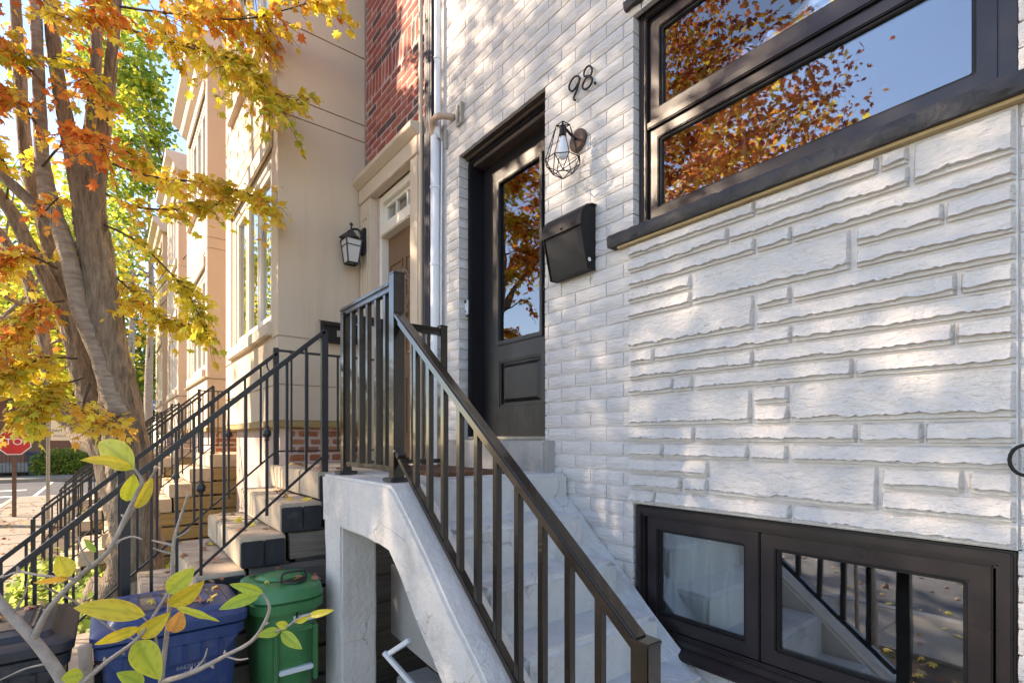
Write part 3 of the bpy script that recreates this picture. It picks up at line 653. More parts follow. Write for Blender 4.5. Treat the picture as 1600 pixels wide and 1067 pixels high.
# ------------------------------------------------------------------ bronze railing of the white house
rl = thing('stair_railing', 'bronze black metal railing on the white concrete stair and landing', 'railing', (-2.2, -0.99, LZ))
RY = -0.99
def rz(x): return 0.585 - 0.795 * (x + 2.2)
def rb(x): return -0.070 - 0.825 * (x + 2.2)
def post(x, y, z0, z1, s=0.05, cap=True):
    p = MB().box(x - s / 2, x + s / 2, y - s / 2, y + s / 2, z0, z1).build('post', 'bronze_metal', rl, bevel=0.003)
    if cap: MB().box(x - s / 2 - 0.002, x + s / 2 + 0.002, y - s / 2 - 0.002, y + s / 2 + 0.002, z1 - 0.004, z1 + 0.007).build('post_cap', 'bronze_metal', p, bevel=0.003)
    return p
def plate(p, x, y, z): MB().box(x - 0.05, x + 0.05, y - 0.05, y + 0.05, z - 0.004, z + 0.014).build('base_plate', 'iron', p, bevel=0.004)
A_ = post(-2.215, RY, LZ - 0.01, 0.765, 0.055); plate(A_, -2.215, RY, LZ)
B_ = post(-2.865, RY, LZ - 0.01, 0.70); plate(B_, -2.865, RY, LZ)
C_ = post(-2.865, -0.36, LZ - 0.01, 0.715); plate(C_, -2.865, -0.36, LZ)
D_ = post(-0.80, RY, strn(-0.8) - 0.02, -0.512, 0.055)
def toprail(p, q, name='top_rail'):
    o = MB().bar(p, q, 0.052, 0.026).build(name, 'bronze_metal', rl, bevel=0.007, seg=3)
    d = Vector((0, 0, -0.022)); MB().bar(Vector(p) + d, Vector(q) + d, 0.034, 0.022).build('rail_channel', 'bronze_metal', o, bevel=0.002)
toprail((-2.905, RY, 0.725), (-2.2425, RY, 0.725)); toprail((-2.865, RY + 0.025, 0.69), (-2.865, -0.385, 0.69))
toprail((-2.205, RY, rz(-2.195)), (-0.815, RY, rz(-0.815)))
MB().bar((-2.187, RY, rb(-2.187)), (-0.83, RY, rb(-0.83)), 0.032, 0.026).build('bottom_rail', 'bronze_metal', rl, bevel=0.003)
MB().bar((-2.84, RY, LZ + 0.055), (-2.243, RY, LZ + 0.055), 0.032, 0.026).build('bottom_rail', 'bronze_metal', rl, bevel=0.003)
MB().bar((-2.865, RY + 0.025, LZ + 0.055), (-2.865, -0.385, LZ + 0.055), 0.032, 0.026).build('bottom_rail', 'bronze_metal', rl, bevel=0.003)
bs = 0.0245
for i in range(10):
    x = -2.017 + 0.1185 * i
    MB().box(x - bs / 2, x + bs / 2, RY - bs / 2, RY + bs / 2, rb(x) - 0.005, rz(x) - 0.03).build('baluster', 'bronze_metal', rl, bevel=0.002, seg=1)
for i in range(5):
    x = -2.76 + 0.108 * i
    MB().box(x - bs / 2, x + bs / 2, RY - bs / 2, RY + bs / 2, LZ + 0.055, 0.70).build('baluster', 'bronze_metal', rl, bevel=0.002, seg=1)
for i in range(5):
    y = -0.885 + 0.105 * i
    MB().box(-2.865 - bs / 2, -2.865 + bs / 2, y - bs / 2, y + bs / 2, LZ + 0.055, 0.67).build('baluster', 'bronze_metal', rl, bevel=0.002, seg=1)
MB().bar((-2.20, RY, rb(-2.2) + 0.015), (-2.16, RY, rb(-2.16) + 0.012), 0.042, 0.03).build('rail_bracket', 'iron', rl, bevel=0.003)
MB().tube([(-2.187, RY - 0.012, rb(-2.187) + 0.02), (-2.187, RY - 0.03, rb(-2.187) + 0.02)], 0.006, 6).build('bolt', 'galv', rl)

# ------------------------------------------------------------------ terraced town houses
HOUSES = [(-5.02, -3.76, -7.63, -5.02), (-9.29, -7.63, -11.9, -9.29), (-13.56, -11.9, -16.17, -13.56), (-17.83, -16.17, -20.4, -17.83)]
HL = ['beige stucco town house with red brick doorway beside the white house',
      'beige stucco town house next beyond the one with the red brick doorway',
      'beige stucco town house between the end house and its tree-side neighbours',
      'last beige stucco town house at the side street corner']
BYF = -0.82
ZTOP = 6.12
def bay_window(h, x0, x1, z0, z1, y, parts):
    wn_ = MB().ring(x0, x1, z0, z1, 0.06, y - 0.02, y + 0.10).build('window', 'white_trim', h, bevel=0.006)
    n = parts; wd = (x1 - x0 - 0.12) / n
    for i in range(n):
        a = x0 + 0.06 + i * wd
        s = MB().ring(a + 0.008, a + wd - 0.008, z0 + 0.065, z1 - 0.065, 0.055, y, y + 0.06).build('sash', 'white_trim', wn_, bevel=0.004)
        MB().box(a + 0.05, a + wd - 0.05, y + 0.03, y + 0.036, z0 + 0.11, z1 - 0.11).build('pane', 'glass_far', s)
        if i < n - 1: MB().box(a + wd - 0.0075, a + wd + 0.0075, y - 0.012, y + 0.08, z0 + 0.06, z1 - 0.06).build('mullion', 'white_trim', wn_)
    MB().box(x0 + 0.05, x1 - 0.05, y + 0.22, y + 0.23, z0 + 0.02, z1 - 0.02).build('curtain', 'curtain', wn_)
    return wn_
def town_house(j):
    r0, r1, b0, b1 = HOUSES[j]
    h = thing('town_house', HL[j], 'house', ((b0 + r1) / 2, 0, GZ), 'row of beige town houses')
    wins = [(b0 + 0.44, b1 - 0.28, 1.10, 2.74), (b0 + 0.44, b1 - 0.28, 4.05, 5.55)]
    mb = MB()
    for a, b, c, d in rects(b0, b1, 0.16, ZTOP, wins): mb.box(a, b, BYF, BYF + 0.16, c, d)
    mb.box(b0, b0 + 0.15, BYF + 0.161, 0.4, 0.16, ZTOP); mb.box(b1 - 0.15, b1, BYF + 0.161, 0.4, 0.16, ZTOP)
    mb.box(b0 + 0.15, b1 - 0.15, BYF + 0.161, 0.3, 0.16, 0.22)
    mb.build('bay_wall', 'stucco', h)
    MB().box(b0 + 0.155, b1 - 0.155, 0.31, 0.4, 0.16, ZTOP).build('inner_wall', 'interior', h)
    e = 0.014                                                    # stucco panels with reveals between them, on the front and the near side
    brk = [0.165, 0.485, 0.50, 0.935, 2.995, 3.01, 3.165, 3.18, 3.845, 3.86, ZTOP - 0.02]
    for a, b in ((0.165, 0.487), (0.499, 0.93), (0.945, 2.99), (3.003, 3.16), (3.173, 3.84), (3.853, ZTOP - 0.02)):
        MB().box(b1, b1 + e, BYF - e, -0.004 if j == 0 else 0.3, a, b).build('stucco_panel', 'stucco', h, bevel=0.003, seg=1)
    for a, b in ((0.165, 0.487), (0.499, 0.93), (3.003, 3.16), (3.173, 3.84), (5.62, ZTOP - 0.02)):
        MB().box(b0 - e, b1 - 0.001, BYF - e, BYF - 0.0005, a, b).build('stucco_panel', 'stucco', h, bevel=0.003, seg=1)
    for a, b in ((0.945, 2.99), (3.853, 5.61)):
        MB().box(b1 - 0.20, b1 - 0.001, BYF - e, BYF - 0.0005, a, b).build('stucco_panel', 'stucco', h, bevel=0.003, seg=1)
        MB().box(b0 - e, b0 + 0.36, BYF - e, BYF - 0.0005, a, b).build('stucco_panel', 'stucco', h, bevel=0.003, seg=1)
    for wi, (a, b, c, d) in enumerate(wins):
        bay_window(h, a + 0.002, b - 0.002, c + 0.002, d - 0.002, BYF + 0.03, 3)
        MB().box(a - 0.10, b + 0.10, BYF - 0.062, BYF + 0.02, c - 0.13, c - 0.002).build('window_sill', 'cream_trim', h, bevel=0.010)
        MB().box(a - 0.12, b + 0.12, BYF - 0.045, BYF - 0.0155, d + 0.004, d + 0.17).build('window_head', 'cream_trim', h, bevel=0.008)
    MB().box(b0 - 0.05, b1 + 0.045, BYF - 0.065, 0.0 if j else -0.10, 0.945, 0.965).build('belt', 'cream_trim', h, bevel=0.006) if j else None
    MB().prism([(BYF - 0.02, ZTOP - 0.22), (BYF - 0.10, ZTOP - 0.16), (BYF - 0.13, ZTOP - 0.06), (BYF - 0.26, ZTOP + 0.03), (BYF - 0.26, ZTOP + 0.16), (0.3, ZTOP + 0.16), (0.3, ZTOP - 0.22)], b0 - 0.1, b1 + 0.20, 'x').build('cornice', 'cream_trim', h, bevel=0.008)
    MB().box(b0, r1, -0.05, 8, ZTOP + 0.165, ZTOP + 0.35).build('roof', 'roofing', h)
    # basement under the bay
    MB().box(b0 + 0.06, b1 - 0.062, BYF + 0.10, 0.4, GZ - 0.1, 0.158).build('basement_wall', 'red_mortar', h)
    MB().box(b0 - 0.02, b1 + 0.03, BYF - 0.03, -0.02, 0.10, 0.158).build('base_trim', 'plank_yellow', h, bevel=0.004)
    if j < 2: lay_bricks(h, 'orange_brick', BYF + 0.10, 0.0, -1.1, 0.10, b1 - 0.06, [], 0.215, 0.0757, 0.003, rz=R(90), limit=80)
    # recessed entrance bay
    dx = (r0 + 0.42, r0 + 1.20) if j else (-4.70, -3.93)
    dz0 = LZ + 0.02
    hole = [(dx[0], dx[1], dz0 - 0.2, 2.36)]
    mb = MB()
    for a, b, c, d in rects(r0 + (0.016 if j == 0 else 0), r1 - 0.0, GZ - 0.1, ZTOP + 0.16, hole): mb.box(a, b, 0.0035, 0.3, c, d)
    mb.build('entrance_wall', 'red_mortar', h)
    MB().box(r0, r1, 0.5, 0.6, GZ, ZTOP).build('hall_wall', 'interior', h)
    MB().box(r0 - 3, r1, 0.65, 8, GZ, ZTOP + 0.15).build('rear_wall', 'stucco', h)
    if j == 0:
        sold = (r0, r1, 3.36, 3.59)
        lay_bricks(h, 'red_brick', r0 + 0.02, r1, 2.56, 5.2, 0.0, [sold], 0.215, 0.0757, 0.0025, zref=2.60, limit=260)
        x = r0 + 0.03
        while x < r1 - 0.07:
            o = link_mesh('soldier_brick', brick_mesh(0.0655, 0.212, 0.03, 'red_brick', rnd.randrange(3), 0.0025), h, Vector((x + 0.035, rnd.uniform(-.001, .001), 3.475)) - wloc(h)); x += 0.0757
    # door surround
    a, b = dx
    MB().box(a - 0.28, a - 0.03, -0.065, 0.011, GZ + 1.4, 2.33).build('pilaster', 'cream_trim', h, bevel=0.006)
    MB().box(a - 0.235, a - 0.215, -0.073, -0.064, 0.2, 2.18).box(a - 0.095, a - 0.075, -0.073, -0.064, 0.2, 2.18).box(a - 0.2149, a - 0.0951, -0.073, -0.064, 2.15, 2.18).build('pilaster_panel', 'cream_trim', h, bevel=0.003)
    MB().box(b + 0.03, b + 0.17, -0.065, 0.011, GZ + 1.4, 2.33).build('pilaster', 'cream_trim', h, bevel=0.006)
    MB().box(a - 0.29, b + 0.175, -0.075, 0.0115, 2.331, 2.48).build('entablature', 'cream_trim', h, bevel=0.006)
    MB().prism([(-0.076, 2.481), (-0.10, 2.50), (-0.135, 2.53), (-0.135, 2.575), (0.0, 2.60), (0.0, 2.481)], a - 0.31, b + 0.18, 'x').build('door_cap', 'cream_trim', h, bevel=0.004)
    fr_ = MB().ring(a - 0.029, b + 0.029, dz0 - 0.1, 2.329, 0.075, 0.02, 0.16).build('door_frame', 'white_trim', h, bevel=0.006)
    MB().box(a + 0.046, b - 0.046, 0.0, 0.15, 1.93, 2.04).build('transom_bar', 'white_trim', fr_, bevel=0.008)
    tw = MB().ring(a + 0.047, b - 0.047, 2.041, 2.253, 0.03, 0.06, 0.10).build('transom_window', 'white_trim', h)
    MB().box(a + 0.07, b - 0.07, 0.08, 0.084, 2.06, 2.23).build('pane', 'glass_far', tw)
    for q in (1, 2): xx = a + 0.047 + (b - a - 0.094) * q / 3; MB().box(xx - 0.01, xx + 0.01, 0.064, 0.096, 2.07, 2.224).build('muntin', 'white_trim', tw)
    dr = MB().box(a + 0.047, b - 0.047, 0.09, 0.135, dz0, 1.928).build('door', 'brown_door', h, bevel=0.003)
    for (p0, p1, q0, q1) in ((0.09, 0.36, 0.2, 0.75), (0.09, 0.36, 0.95, 1.85), (0.42, 0.69, 0.2, 0.75), (0.42, 0.69, 0.95, 1.85)):
        MB().ring(a + p0, a + p1, dz0 + q0, dz0 + q1, 0.025, 0.080, 0.0905).build('panel', 'brown_door', dr, bevel=0.004)
    MB().lathe([(0.02, 0), (0.012, -0.03), (0.026, -0.045), (0.02, -0.07), (0.002, -0.075)], (b - 0.11, 0.09, dz0 + 0.98), 12, 'y').build('handle', 'galv', dr, smooth=True)
    return h
TH = [town_house(j) for j in range(4)]

# wreath, lantern and letter box by the red brick doorway
wr = thing('door_wreath', 'dried twig wreath hanging on the brown door', 'wreath', (-4.31, 0.06, 1.30))
mb = MB(); r = random.Random(5)
for i in range(90):
    a = r.uniform(0, 6.28); rr = 0.19 + r.uniform(-0.03, 0.03); da = r.uniform(0.25, 0.6)
    p = [Vector((-4.31 + (rr + r.uniform(-.02, .03) * q) * math.cos(a + da * q), 0.055 + r.uniform(-0.025, 0.02), 1.32 + (rr + r.uniform(-.02, .05) * q) * math.sin(a + da * q))) for q in (0, 0.5, 1)]
    mb.tube(p, 0.004, 4)
mb.build('twigs', 'wreath', wr)
ln = thing('wall_lantern', 'black iron lantern with frosted panes on the stucco wall', 'lantern', (-4.84, -0.17, 1.85))
lx, ly = -4.86, -0.20; zt = 1.99
MB().box(lx - 0.045, lx + 0.045, -0.095, -0.0665, 1.80, 2.06).build('back_plate', 'iron', ln, bevel=0.008)
MB().tube(crom([(lx, -0.09, 1.97), (lx, -0.13, 2.035), (lx, ly, 2.02), (lx, ly, 1.97)], 5), 0.011, 8).build('arm', 'iron', ln, smooth=True)
MB().lathe([(0.006, 0.10), (0.018, 0.09), (0.018, 0.075), (0.008, 0.065), (0.012, 0.03), (0.03, 0.02), (0.05, -0.005), (0.11, -0.055), (0.125, -0.07), (0.12, -0.075)], (lx, ly, zt), 4).build('roof', 'iron', ln)
def q4(s, z): return [Vector((lx + a * s, ly + b * s, z)) for a, b in ((-1, -1), (1, -1), (1, 1), (-1, 1))]
tpz, btz = zt - 0.075, zt - 0.30; a4, b4 = q4(0.078, tpz), q4(0.05, btz)
mb = MB()
for i in range(4):
    k = (i + 1) % 4
    mb.bar(a4[i], b4[i], 0.011, 0.011); mb.bar(b4[i], b4[k], 0.011, 0.012); mb.bar(a4[i], a4[k], 0.011, 0.012)
    u0 = a4[i].lerp(b4[i], 0.27); u1 = a4[k].lerp(b4[k], 0.27); mb.bar(u0, u1, 0.008, 0.008)
mb.build('frame', 'iron', ln)
for i in range(4):
    k = (i + 1) % 4; cs = [a4[i] * .98 + Vector((lx, ly, tpz)) * .02, a4[k] * .98 + Vector((lx, ly, tpz)) * .02, b4[k] * .98 + Vector((lx, ly, btz)) * .02, b4[i] * .98 + Vector((lx, ly, btz)) * .02]
    MB().add(cs, [(0, 1, 2, 3)]).build('pane', 'frosted', ln)
pb = thing('wall_post_box', 'small black post box on the stucco bay wall', 'post box', (-4.96, -0.26, 0.95))
MB().prism([(-5.005, 0.92), (-4.90, 0.92), (-4.89, 1.06), (-4.93, 1.10), (-5.005, 1.12)], -0.45, -0.12).build('body', 'black_metal', pb, bevel=0.004)
MB().prism([(-5.005, 1.125), (-4.925, 1.106), (-4.88, 1.065), (-4.876, 1.068), (-4.922, 1.115), (-5.005, 1.134)], -0.46, -0.11).build('lid', 'black_metal', pb)
MB().box(-4.892, -4.886, -0.33, -0.24, 0.97, 1.03).build('plate', 'galv', pb)

# ------------------------------------------------------------------ town house stairs and their iron railings
SL = ['weathered stone block steps beside the wheeled bins', 'weathered steps of the second town house behind the maple', 'weathered steps of the third town house', 'weathered steps of the corner town house']
STX = [(-4.58, -3.30), (-9.10, -7.82), (-13.37, -12.09), (-17.64, -16.36)]
TZ = [LZ - 0.02 - 0.186 * i for i in range(9)]; TY = [-1.0 - 0.222 * i for i in range(9)]
for j, (sx0, sx1) in enumerate(STX):
    s = thing('stone_stair', SL[j], 'stair', ((sx0 + sx1) / 2, -1.6, GZ), 'front steps of the town houses')
    pm = 'plank_dark' if j == 0 else 'plank_yellow'
    MB().box(sx0 + 0.02, sx1 - 0.02, TY[0] + 0.24, -0.07, TZ[0] - 0.16, TZ[0]).build('landing', 'step_stone', s, bevel=0.008)
    MB().box(sx0 + 0.04, sx1 - 0.04, TY[0] + 0.22, -0.1, GZ, TZ[0] - 0.161).build('landing_base', pm, s)
    for i in range(8):
        y1 = TY[i] + (0.239 if i == 0 else 0.03); y0 = TY[i] if i == 0 else TY[i]
        zt = TZ[i]; zb = zt - 0.172
        if zt < GZ + 0.02: break
        nb = 3; wdt = (sx1 - sx0) / nb
        for b in range(nb):
            jx = rnd.uniform(-0.004, 0.004); jz = rnd.uniform(-0.004, 0.003)
            xa, xb = sx0 + b * wdt + 0.003, sx0 + (b + 1) * wdt - 0.003
            if j == 0 and b == nb - 1:
                MB().box(xa, xb - 0.028, y0 + jx, y1 + 0.22, zb, zt + jz).build('step_block', 'step_stone', s, bevel=0.008)
                yy = (y0 + y1 + 0.22) / 2
                MB().box(xb - 0.027, xb, y0 + jx + 0.003, yy - 0.002, zb, zt + jz - 0.022).build('end_stone', 'step_dark', s, bevel=0.006)
                MB().box(xb - 0.027, xb, yy + 0.002, y1 + 0.21, zb, zt + jz - 0.022).build('end_stone', 'step_dark', s, bevel=0.006)
            else: MB().box(xa, xb, y0 + jx, y1 + 0.22, zb, zt + jz).build('step_block', 'step_stone', s, bevel=0.008)
        # timber side boards below the block
        zz = zb - 0.012; 
        ybk = -0.12 if j == 0 else -0.12
        if zz - 0.17 > GZ - 0.05:
            MB().box(sx1 - 0.07, sx1 - 0.022, y0 + 0.05, ybk, zz - 0.16, zz).build('plank', pm, s, bevel=0.004, seg=1)
        MB().box(sx0 + 0.05, sx1 - 0.08, y0 + 0.10, y1 + 0.25, GZ, zb - 0.005).build('core', 'plank_dark', s)
def iron_railing(x, y_top, dz, label, wall_y=None, dense=0.115, end_y=-2.72):
    rl_ = thing('iron_railing', label, 'railing', (x, y_top, LZ), 'iron railings of the town house steps')
    z0 = 0.69 + dz; slope = 0.905
    zt = lambda y: z0 + slope * (y - y_top)
    zb_ = lambda y: zt(y) - 0.80
    def part(mb, name, **k): return mb.build(name, 'iron', rl_, **k)
    part(MB().bar((x, y_top + 0.01, zt(y_top) + 0.008), (x, end_y, zt(end_y)), 0.04, 0.028), 'handrail', bevel=0.006)
    part(MB().bar((x, y_top, zb_(y_top)), (x, end_y, zb_(end_y)), 0.014, 0.014), 'lower_rail')
    part(MB().box(x - 0.02, x + 0.02, y_top - 0.02, y_top + 0.02, TZ[0], zt(y_top) + (0.05 if wall_y else 0.0)), 'post', bevel=0.003)
    for yy in (end_y, -1.98):
        part(MB().box(x - 0.02, x + 0.02, yy - 0.02, yy + 0.02, max(GZ - 0.02, zt(yy) - 1.05), zt(yy) - 0.005), 'post', bevel=0.003)
    n = int((y_top - end_y) / dense)
    for i in range(1, n):
        y = y_top - dense * i
        if abs(y + 1.98) < 0.05: continue
        b_ = part(MB().box(x - 0.0075, x + 0.0075, y - 0.0075, y + 0.0075, zb_(y) - (0.0 if i % 3 else 0.05), zt(y) - 0.01), 'baluster')
        if i % 3 == 0:
            m_ = (zt(y) + zb_(y)) / 2 + 0.05
            MB().lathe([(0.009, 0.045), (0.016, 0.04), (0.009, 0.03), (0.024, 0.012), (0.024, -0.012), (0.009, -0.03), (0.016, -0.04), (0.009, -0.045)], (x, y, m_), 10).build('collar', 'iron', b_, smooth=True)
    if wall_y is not None:
        zr = zt(y_top)
        part(MB().bar((x, y_top, zr + 0.03), (x, wall_y, zr + 0.03), 0.03, 0.018), 'landing_rail', bevel=0.003)
        part(MB().bar((x, y_top, zr - 0.80), (x, wall_y, zr - 0.80), 0.014, 0.014), 'lower_rail')
        y = y_top + 0.12
        while y < wall_y - 0.05:
            part(MB().box(x - 0.0075, x + 0.0075, y - 0.0075, y + 0.0075, zr - 0.80, zr + 0.022), 'baluster'); y += 0.13
        a = [Vector((x, y_top - 0.02 - 0.05 * math.sin(R(t)), zr - 0.02 - 0.07 * (1 - math.cos(R(t))) / 1)) for t in range(0, 300, 25)]
        part(MB().tube(a, 0.006, 6), 'scroll')
iron_railing(-3.36, -0.95, 0.0, 'black iron stair railing next to the wheeled bins')
iron_railing(-4.50, -0.97, 0.0, 'black iron stair railing under the stucco bay wall of the red brick doorway', wall_y=-0.08)
RLAB = ['second town house', 'third town house', 'corner town house']
for j in (1, 2, 3):
    iron_railing(STX[j][1] - 0.06, -0.95, 0.0, 'black iron railing of the %s steps, on the white house side' % RLAB[j - 1])
    iron_railing(STX[j][0] + 0.06, -0.97, 0.0, 'black iron railing of the %s steps, on the side street side' % RLAB[j - 1], wall_y=-0.08)

# ------------------------------------------------------------------ wheeled bins
def rloop(x0, x1, y0, y1, rf, rb, z, n=6):
    out = []
    for cx, cy, r_, a0 in ((x1 - rf, y1 - rf, rf, 0), (x0 + rb, y1 - rb, rb, 90), (x0 + rb, y0 + rb, rb, 180), (x1 - rf, y0 + rf, rf, 270)):
        for k in range(n + 1):
            a = R(a0 + 90 * k / n); out.append((cx + r_ * math.cos(a), cy + r_ * math.sin(a), z))
    return out
def loft(loops):
    mb = MB(); n = len(loops[0]); vs = [p for l in loops for p in l]; fs = [tuple(range(n)), tuple((len(loops) - 1) * n + k for k in range(n))]
    for i in range(len(loops) - 1):
        for k in range(n): fs.append((i * n + k, i * n + (k + 1) % n, (i + 1) * n + (k + 1) % n, (i + 1) * n + k))
    return mb.add(vs, fs)
def bin_(name, label, xf, y0, y1, depth, zt, m, ribs, kind):
    b = thing(name, label, 'bin', (xf - depth / 2, (y0 + y1) / 2, GZ), 'wheeled bins in front of the steps')
    x0 = xf - depth; big_ = kind == 'big'; rf = 0.05 if big_ else 0.13
    def lp(i, z, r_=rf): return rloop(x0 + i, xf - i, y0 + i, y1 - i, max(r_ - i * 0.3, 0.02), 0.045, z)
    o = loft([lp(0.085, GZ + 0.02), lp(0.075, GZ + 0.06), lp(0.03, zt - 0.13), lp(0.028, zt - 0.09)]).build('body', m, b); shade_auto(o.data)
    o = loft([lp(0.022, zt - 0.135), lp(0.006, zt - 0.13), lp(0.004, zt - 0.085), lp(0.02, zt - 0.078)]).build('rim', m, b); shade_auto(o.data)
    if big_:
        o = loft([lp(0.004, zt - 0.077), lp(-0.008, zt - 0.07), lp(-0.008, zt - 0.035), lp(0.01, zt - 0.022), lp(0.05, zt - 0.016), lp(0.065, zt + 0.004), lp(0.12, zt + 0.008)])
    else:
        o = loft([lp(0.012, zt - 0.077), lp(0.004, zt - 0.07), lp(0.016, zt - 0.02), lp(0.03, zt - 0.006), lp(0.08, zt + 0.006), lp(0.14, zt + 0.012)])
    lid = o.build('lid', m, b); shade_auto(lid.data)
    if big_:
        zc = zt - 0.13
        MB().prism([(y0 + 0.03, zc), (y1 - 0.03, zc), (y1 - 0.10, zc - 0.085), (y0 + 0.10, zc - 0.085)], xf - 0.05, xf - 0.004, 'x').build('collar', m, b, bevel=0.006)
        for q in range(ribs):
            yy = y0 + 0.11 + q * (y1 - y0 - 0.22) / max(1, ribs - 1)
            MB().prism([(xf - 0.006, zc - 0.004), (xf + 0.014, zc - 0.006), (xf + 0.004, zc - 0.082), (xf - 0.006, zc - 0.084)], yy - 0.007, yy + 0.007, 'y').build('gusset', m, b)
        for q in range(4): MB().box(x0 + 0.12, xf - 0.11, y0 + 0.13 + q * (y1 - y0 - 0.3) / 3, y0 + 0.17 + q * (y1 - y0 - 0.3) / 3, zt + 0.004, zt + 0.018).build('lid_rib', m, lid, bevel=0.006)
        MB().box(x0 + 0.16, xf - 0.14, y0 + 0.15, y1 - 0.12, zt + 0.009, zt + 0.0125).build('lid_grime', 'lid_dirt', lid)
    else:
        MB().lathe([(0.01, 0.030), (0.08, 0.024), (0.13, 0.012)], (xf - depth * 0.52, (y0 + y1) / 2, zt), 24).build('lid_dome', m, lid, smooth=True)
        yc = (y0 + y1) / 2 + 0.03; xc = xf - 0.11
        MB().lathe([(0.062, 0.004), (0.06, 0.010), (0.045, 0.012)], (xc, yc, zt + 0.004), 20).build('handle_recess', 'iron', lid)
        MB().tube(crom([(xc, yc - 0.062, zt + 0.008), (xc, yc - 0.056, zt + 0.05), (xc, yc, zt + 0.056), (xc, yc + 0.056, zt + 0.05), (xc, yc + 0.062, zt + 0.008)], 4), 0.006, 8).build('lid_handle', 'iron', lid, smooth=True)
        MB().box(xf - 0.032, xf - 0.012, yc - 0.012, yc - 0.006, zt - 0.19, zt - 0.135).build('front_slot', 'print_black', b)
    for yy in (y0 + 0.06, y1 - 0.11):
        MB().lathe([(0.03, 0), (0.10, 0.004), (0.105, 0.02), (0.10, 0.046), (0.03, 0.05)], (x0 + 0.07, yy, GZ + 0.105), 18, 'y').build('wheel', 'bin_black', b)
    MB().tube([(x0 - 0.03, y0 + 0.08, zt - 0.08), (x0 - 0.03, y1 - 0.08, zt - 0.08)], 0.014, 8).build('pull_bar', m, b, smooth=True)
    return b
bb = bin_('wheeled_bin', 'large blue wheeled bin with dirty lid between the green and black bins', -2.68, -2.105, -1.535, 0.56, -0.785, 'bin_blue', 6, 'big')
gb = bin_('wheeled_bin', 'small green wheeled bin with a wire lid handle beside the concrete pier', -2.74, -1.495, -1.118, 0.46, -0.765, 'bin_green', 2, 'small')
kb = bin_('wheeled_bin', 'black wheeled bin at the end of the row beside the blue bin', -2.66, -2.77, -2.165, 0.58, -0.765, 'bin_black', 6, 'big')
rX = (R(90), 0, R(90))
text_mesh('666201795', 0.026, 'print_faded', 'serial_number', bb, (-2.7165, -1.755, -1.03), rX)
text_mesh('60001', 0.024, 'print_faded', 'serial_number', bb, (-2.7185, -1.755, -1.057), rX)
MB().box(-2.778, -2.7695, -1.30, -1.20, -0.955, -0.922).build('sticker', 'print_white', gb)
text_mesh('0838610', 0.026, 'print_blue', 'sticker_text', gb, (-2.7685, -1.25, -0.938), rX)
MB().box(-2.80, -2.765, -1.37, -1.20, -1.215, -1.190).build('lift_bar', 'plastic_white', gb, bevel=0.005)
MB().box(-2.80, -2.766, -1.395, -1.372, -1.28, -0.98).box(-2.80, -2.766, -1.198, -1.175, -1.28, -0.98).box(-2.80, -2.7661, -1.3719, -1.1981, -1.005, -0.98).build('lift_frame', 'bin_green', gb, bevel=0.008)

# ------------------------------------------------------------------ clutter below the landing
brd = [onX(615, 880, -2.92), onX(615, 988, -2.92), onX(688, 1050, -2.28), onX(682, 950, -2.28)]
n_ = (brd[1] - brd[0]).cross(brd[2] - brd[0]).normalized() * 0.018
mb = MB().add(brd + [v + n_ for v in brd], [(0, 1, 2, 3), (7, 6, 5, 4), (0, 4, 5, 1), (1, 5, 6, 2), (2, 6, 7, 3), (3, 7, 4, 0)])
top(mb, 'leaning_board', 'panel_board', 'pale grey board leaning under the concrete landing', 'board', bevel=0.003)
fr2 = thing('folded_frame', 'white folded metal frame lying in the dark under the landing', 'frame', (-2.2, -0.6, GZ))
for (a, b, z) in (((600, 1018), (672, 1100), 0), ((606, 1022), (640, 1000), 0.0)):
    MB().bar(onX(a[0], a[1], -2.36), onX(b[0], b[1], -2.16), 0.024, 0.024).build('bar', 'plastic_white', fr2, bevel=0.004)
MB().bar(onX(672, 1100, -2.2), onX(672, 1100, -2.2) + Vector((0.1, 0.05, -0.5)), 0.024, 0.024).build('bar', 'plastic_white', fr2, bevel=0.004)
for i, (y, z) in enumerate(((-0.75, 0), (-0.52, 0), (-0.66, 0.2), (-0.3, 0))):
    o = MB().box(-2.70, -2.50, y - 0.1, y + 0.1, GZ + z, GZ + z + 0.195)
    top(o, 'concrete_block', 'concrete_raw', ['grey concrete block on the ground next to the pier under the landing', 'grey concrete block on the ground in the middle of the stack under the landing', 'topmost grey concrete block of the stack under the landing', 'grey concrete block nearest the house wall under the landing'][i], 'block', 'concrete blocks under the landing', bevel=0.008)

# ------------------------------------------------------------------ leaves
MAPLE = [(0, 0.0, 0), (0.25, -0.08, -.03), (0.2, 0.12, 0), (0.54, 0.2, -.08), (0.36, 0.40, -.02), (0.44, 0.64, -.07), (0.17, 0.56, .01), (0, 1.0, -.06),
         (-0.17, 0.56, .01), (-0.44, 0.64, -.07), (-0.36, 0.40, -.02), (-0.54, 0.2, -.08), (-0.2, 0.12, 0), (-0.25, -0.08, -.03), (0, 0.33, 0.05)]
MF = [(14, i, (i + 1) % 14) for i in range(14)]
SIMPLE = [(0, 0, 0), (0.42, 0.3, -.05), (0.3, 0.7, -.03), (0, 1, -.05), (-0.3, 0.7, -.03), (-0.42, 0.3, -.05)]
SF = [(0, 1, 2), (0, 2, 3), (0, 3, 4), (0, 4, 5)]
RED = [(0.82, 0.30, 0.07), (0.78, 0.22, 0.06), (0.84, 0.38, 0.08)]
ORA = [(0.86, 0.56, 0.10), (0.85, 0.47, 0.08), (0.85, 0.63, 0.12)]
YEL = [(0.86, 0.72, 0.10), (0.85, 0.66, 0.08), (0.80, 0.70, 0.10), (0.86, 0.60, 0.07)]
YGR = [(0.66, 0.64, 0.08), (0.52, 0.56, 0.07), (0.78, 0.64, 0.07), (0.44, 0.44, 0.06)]
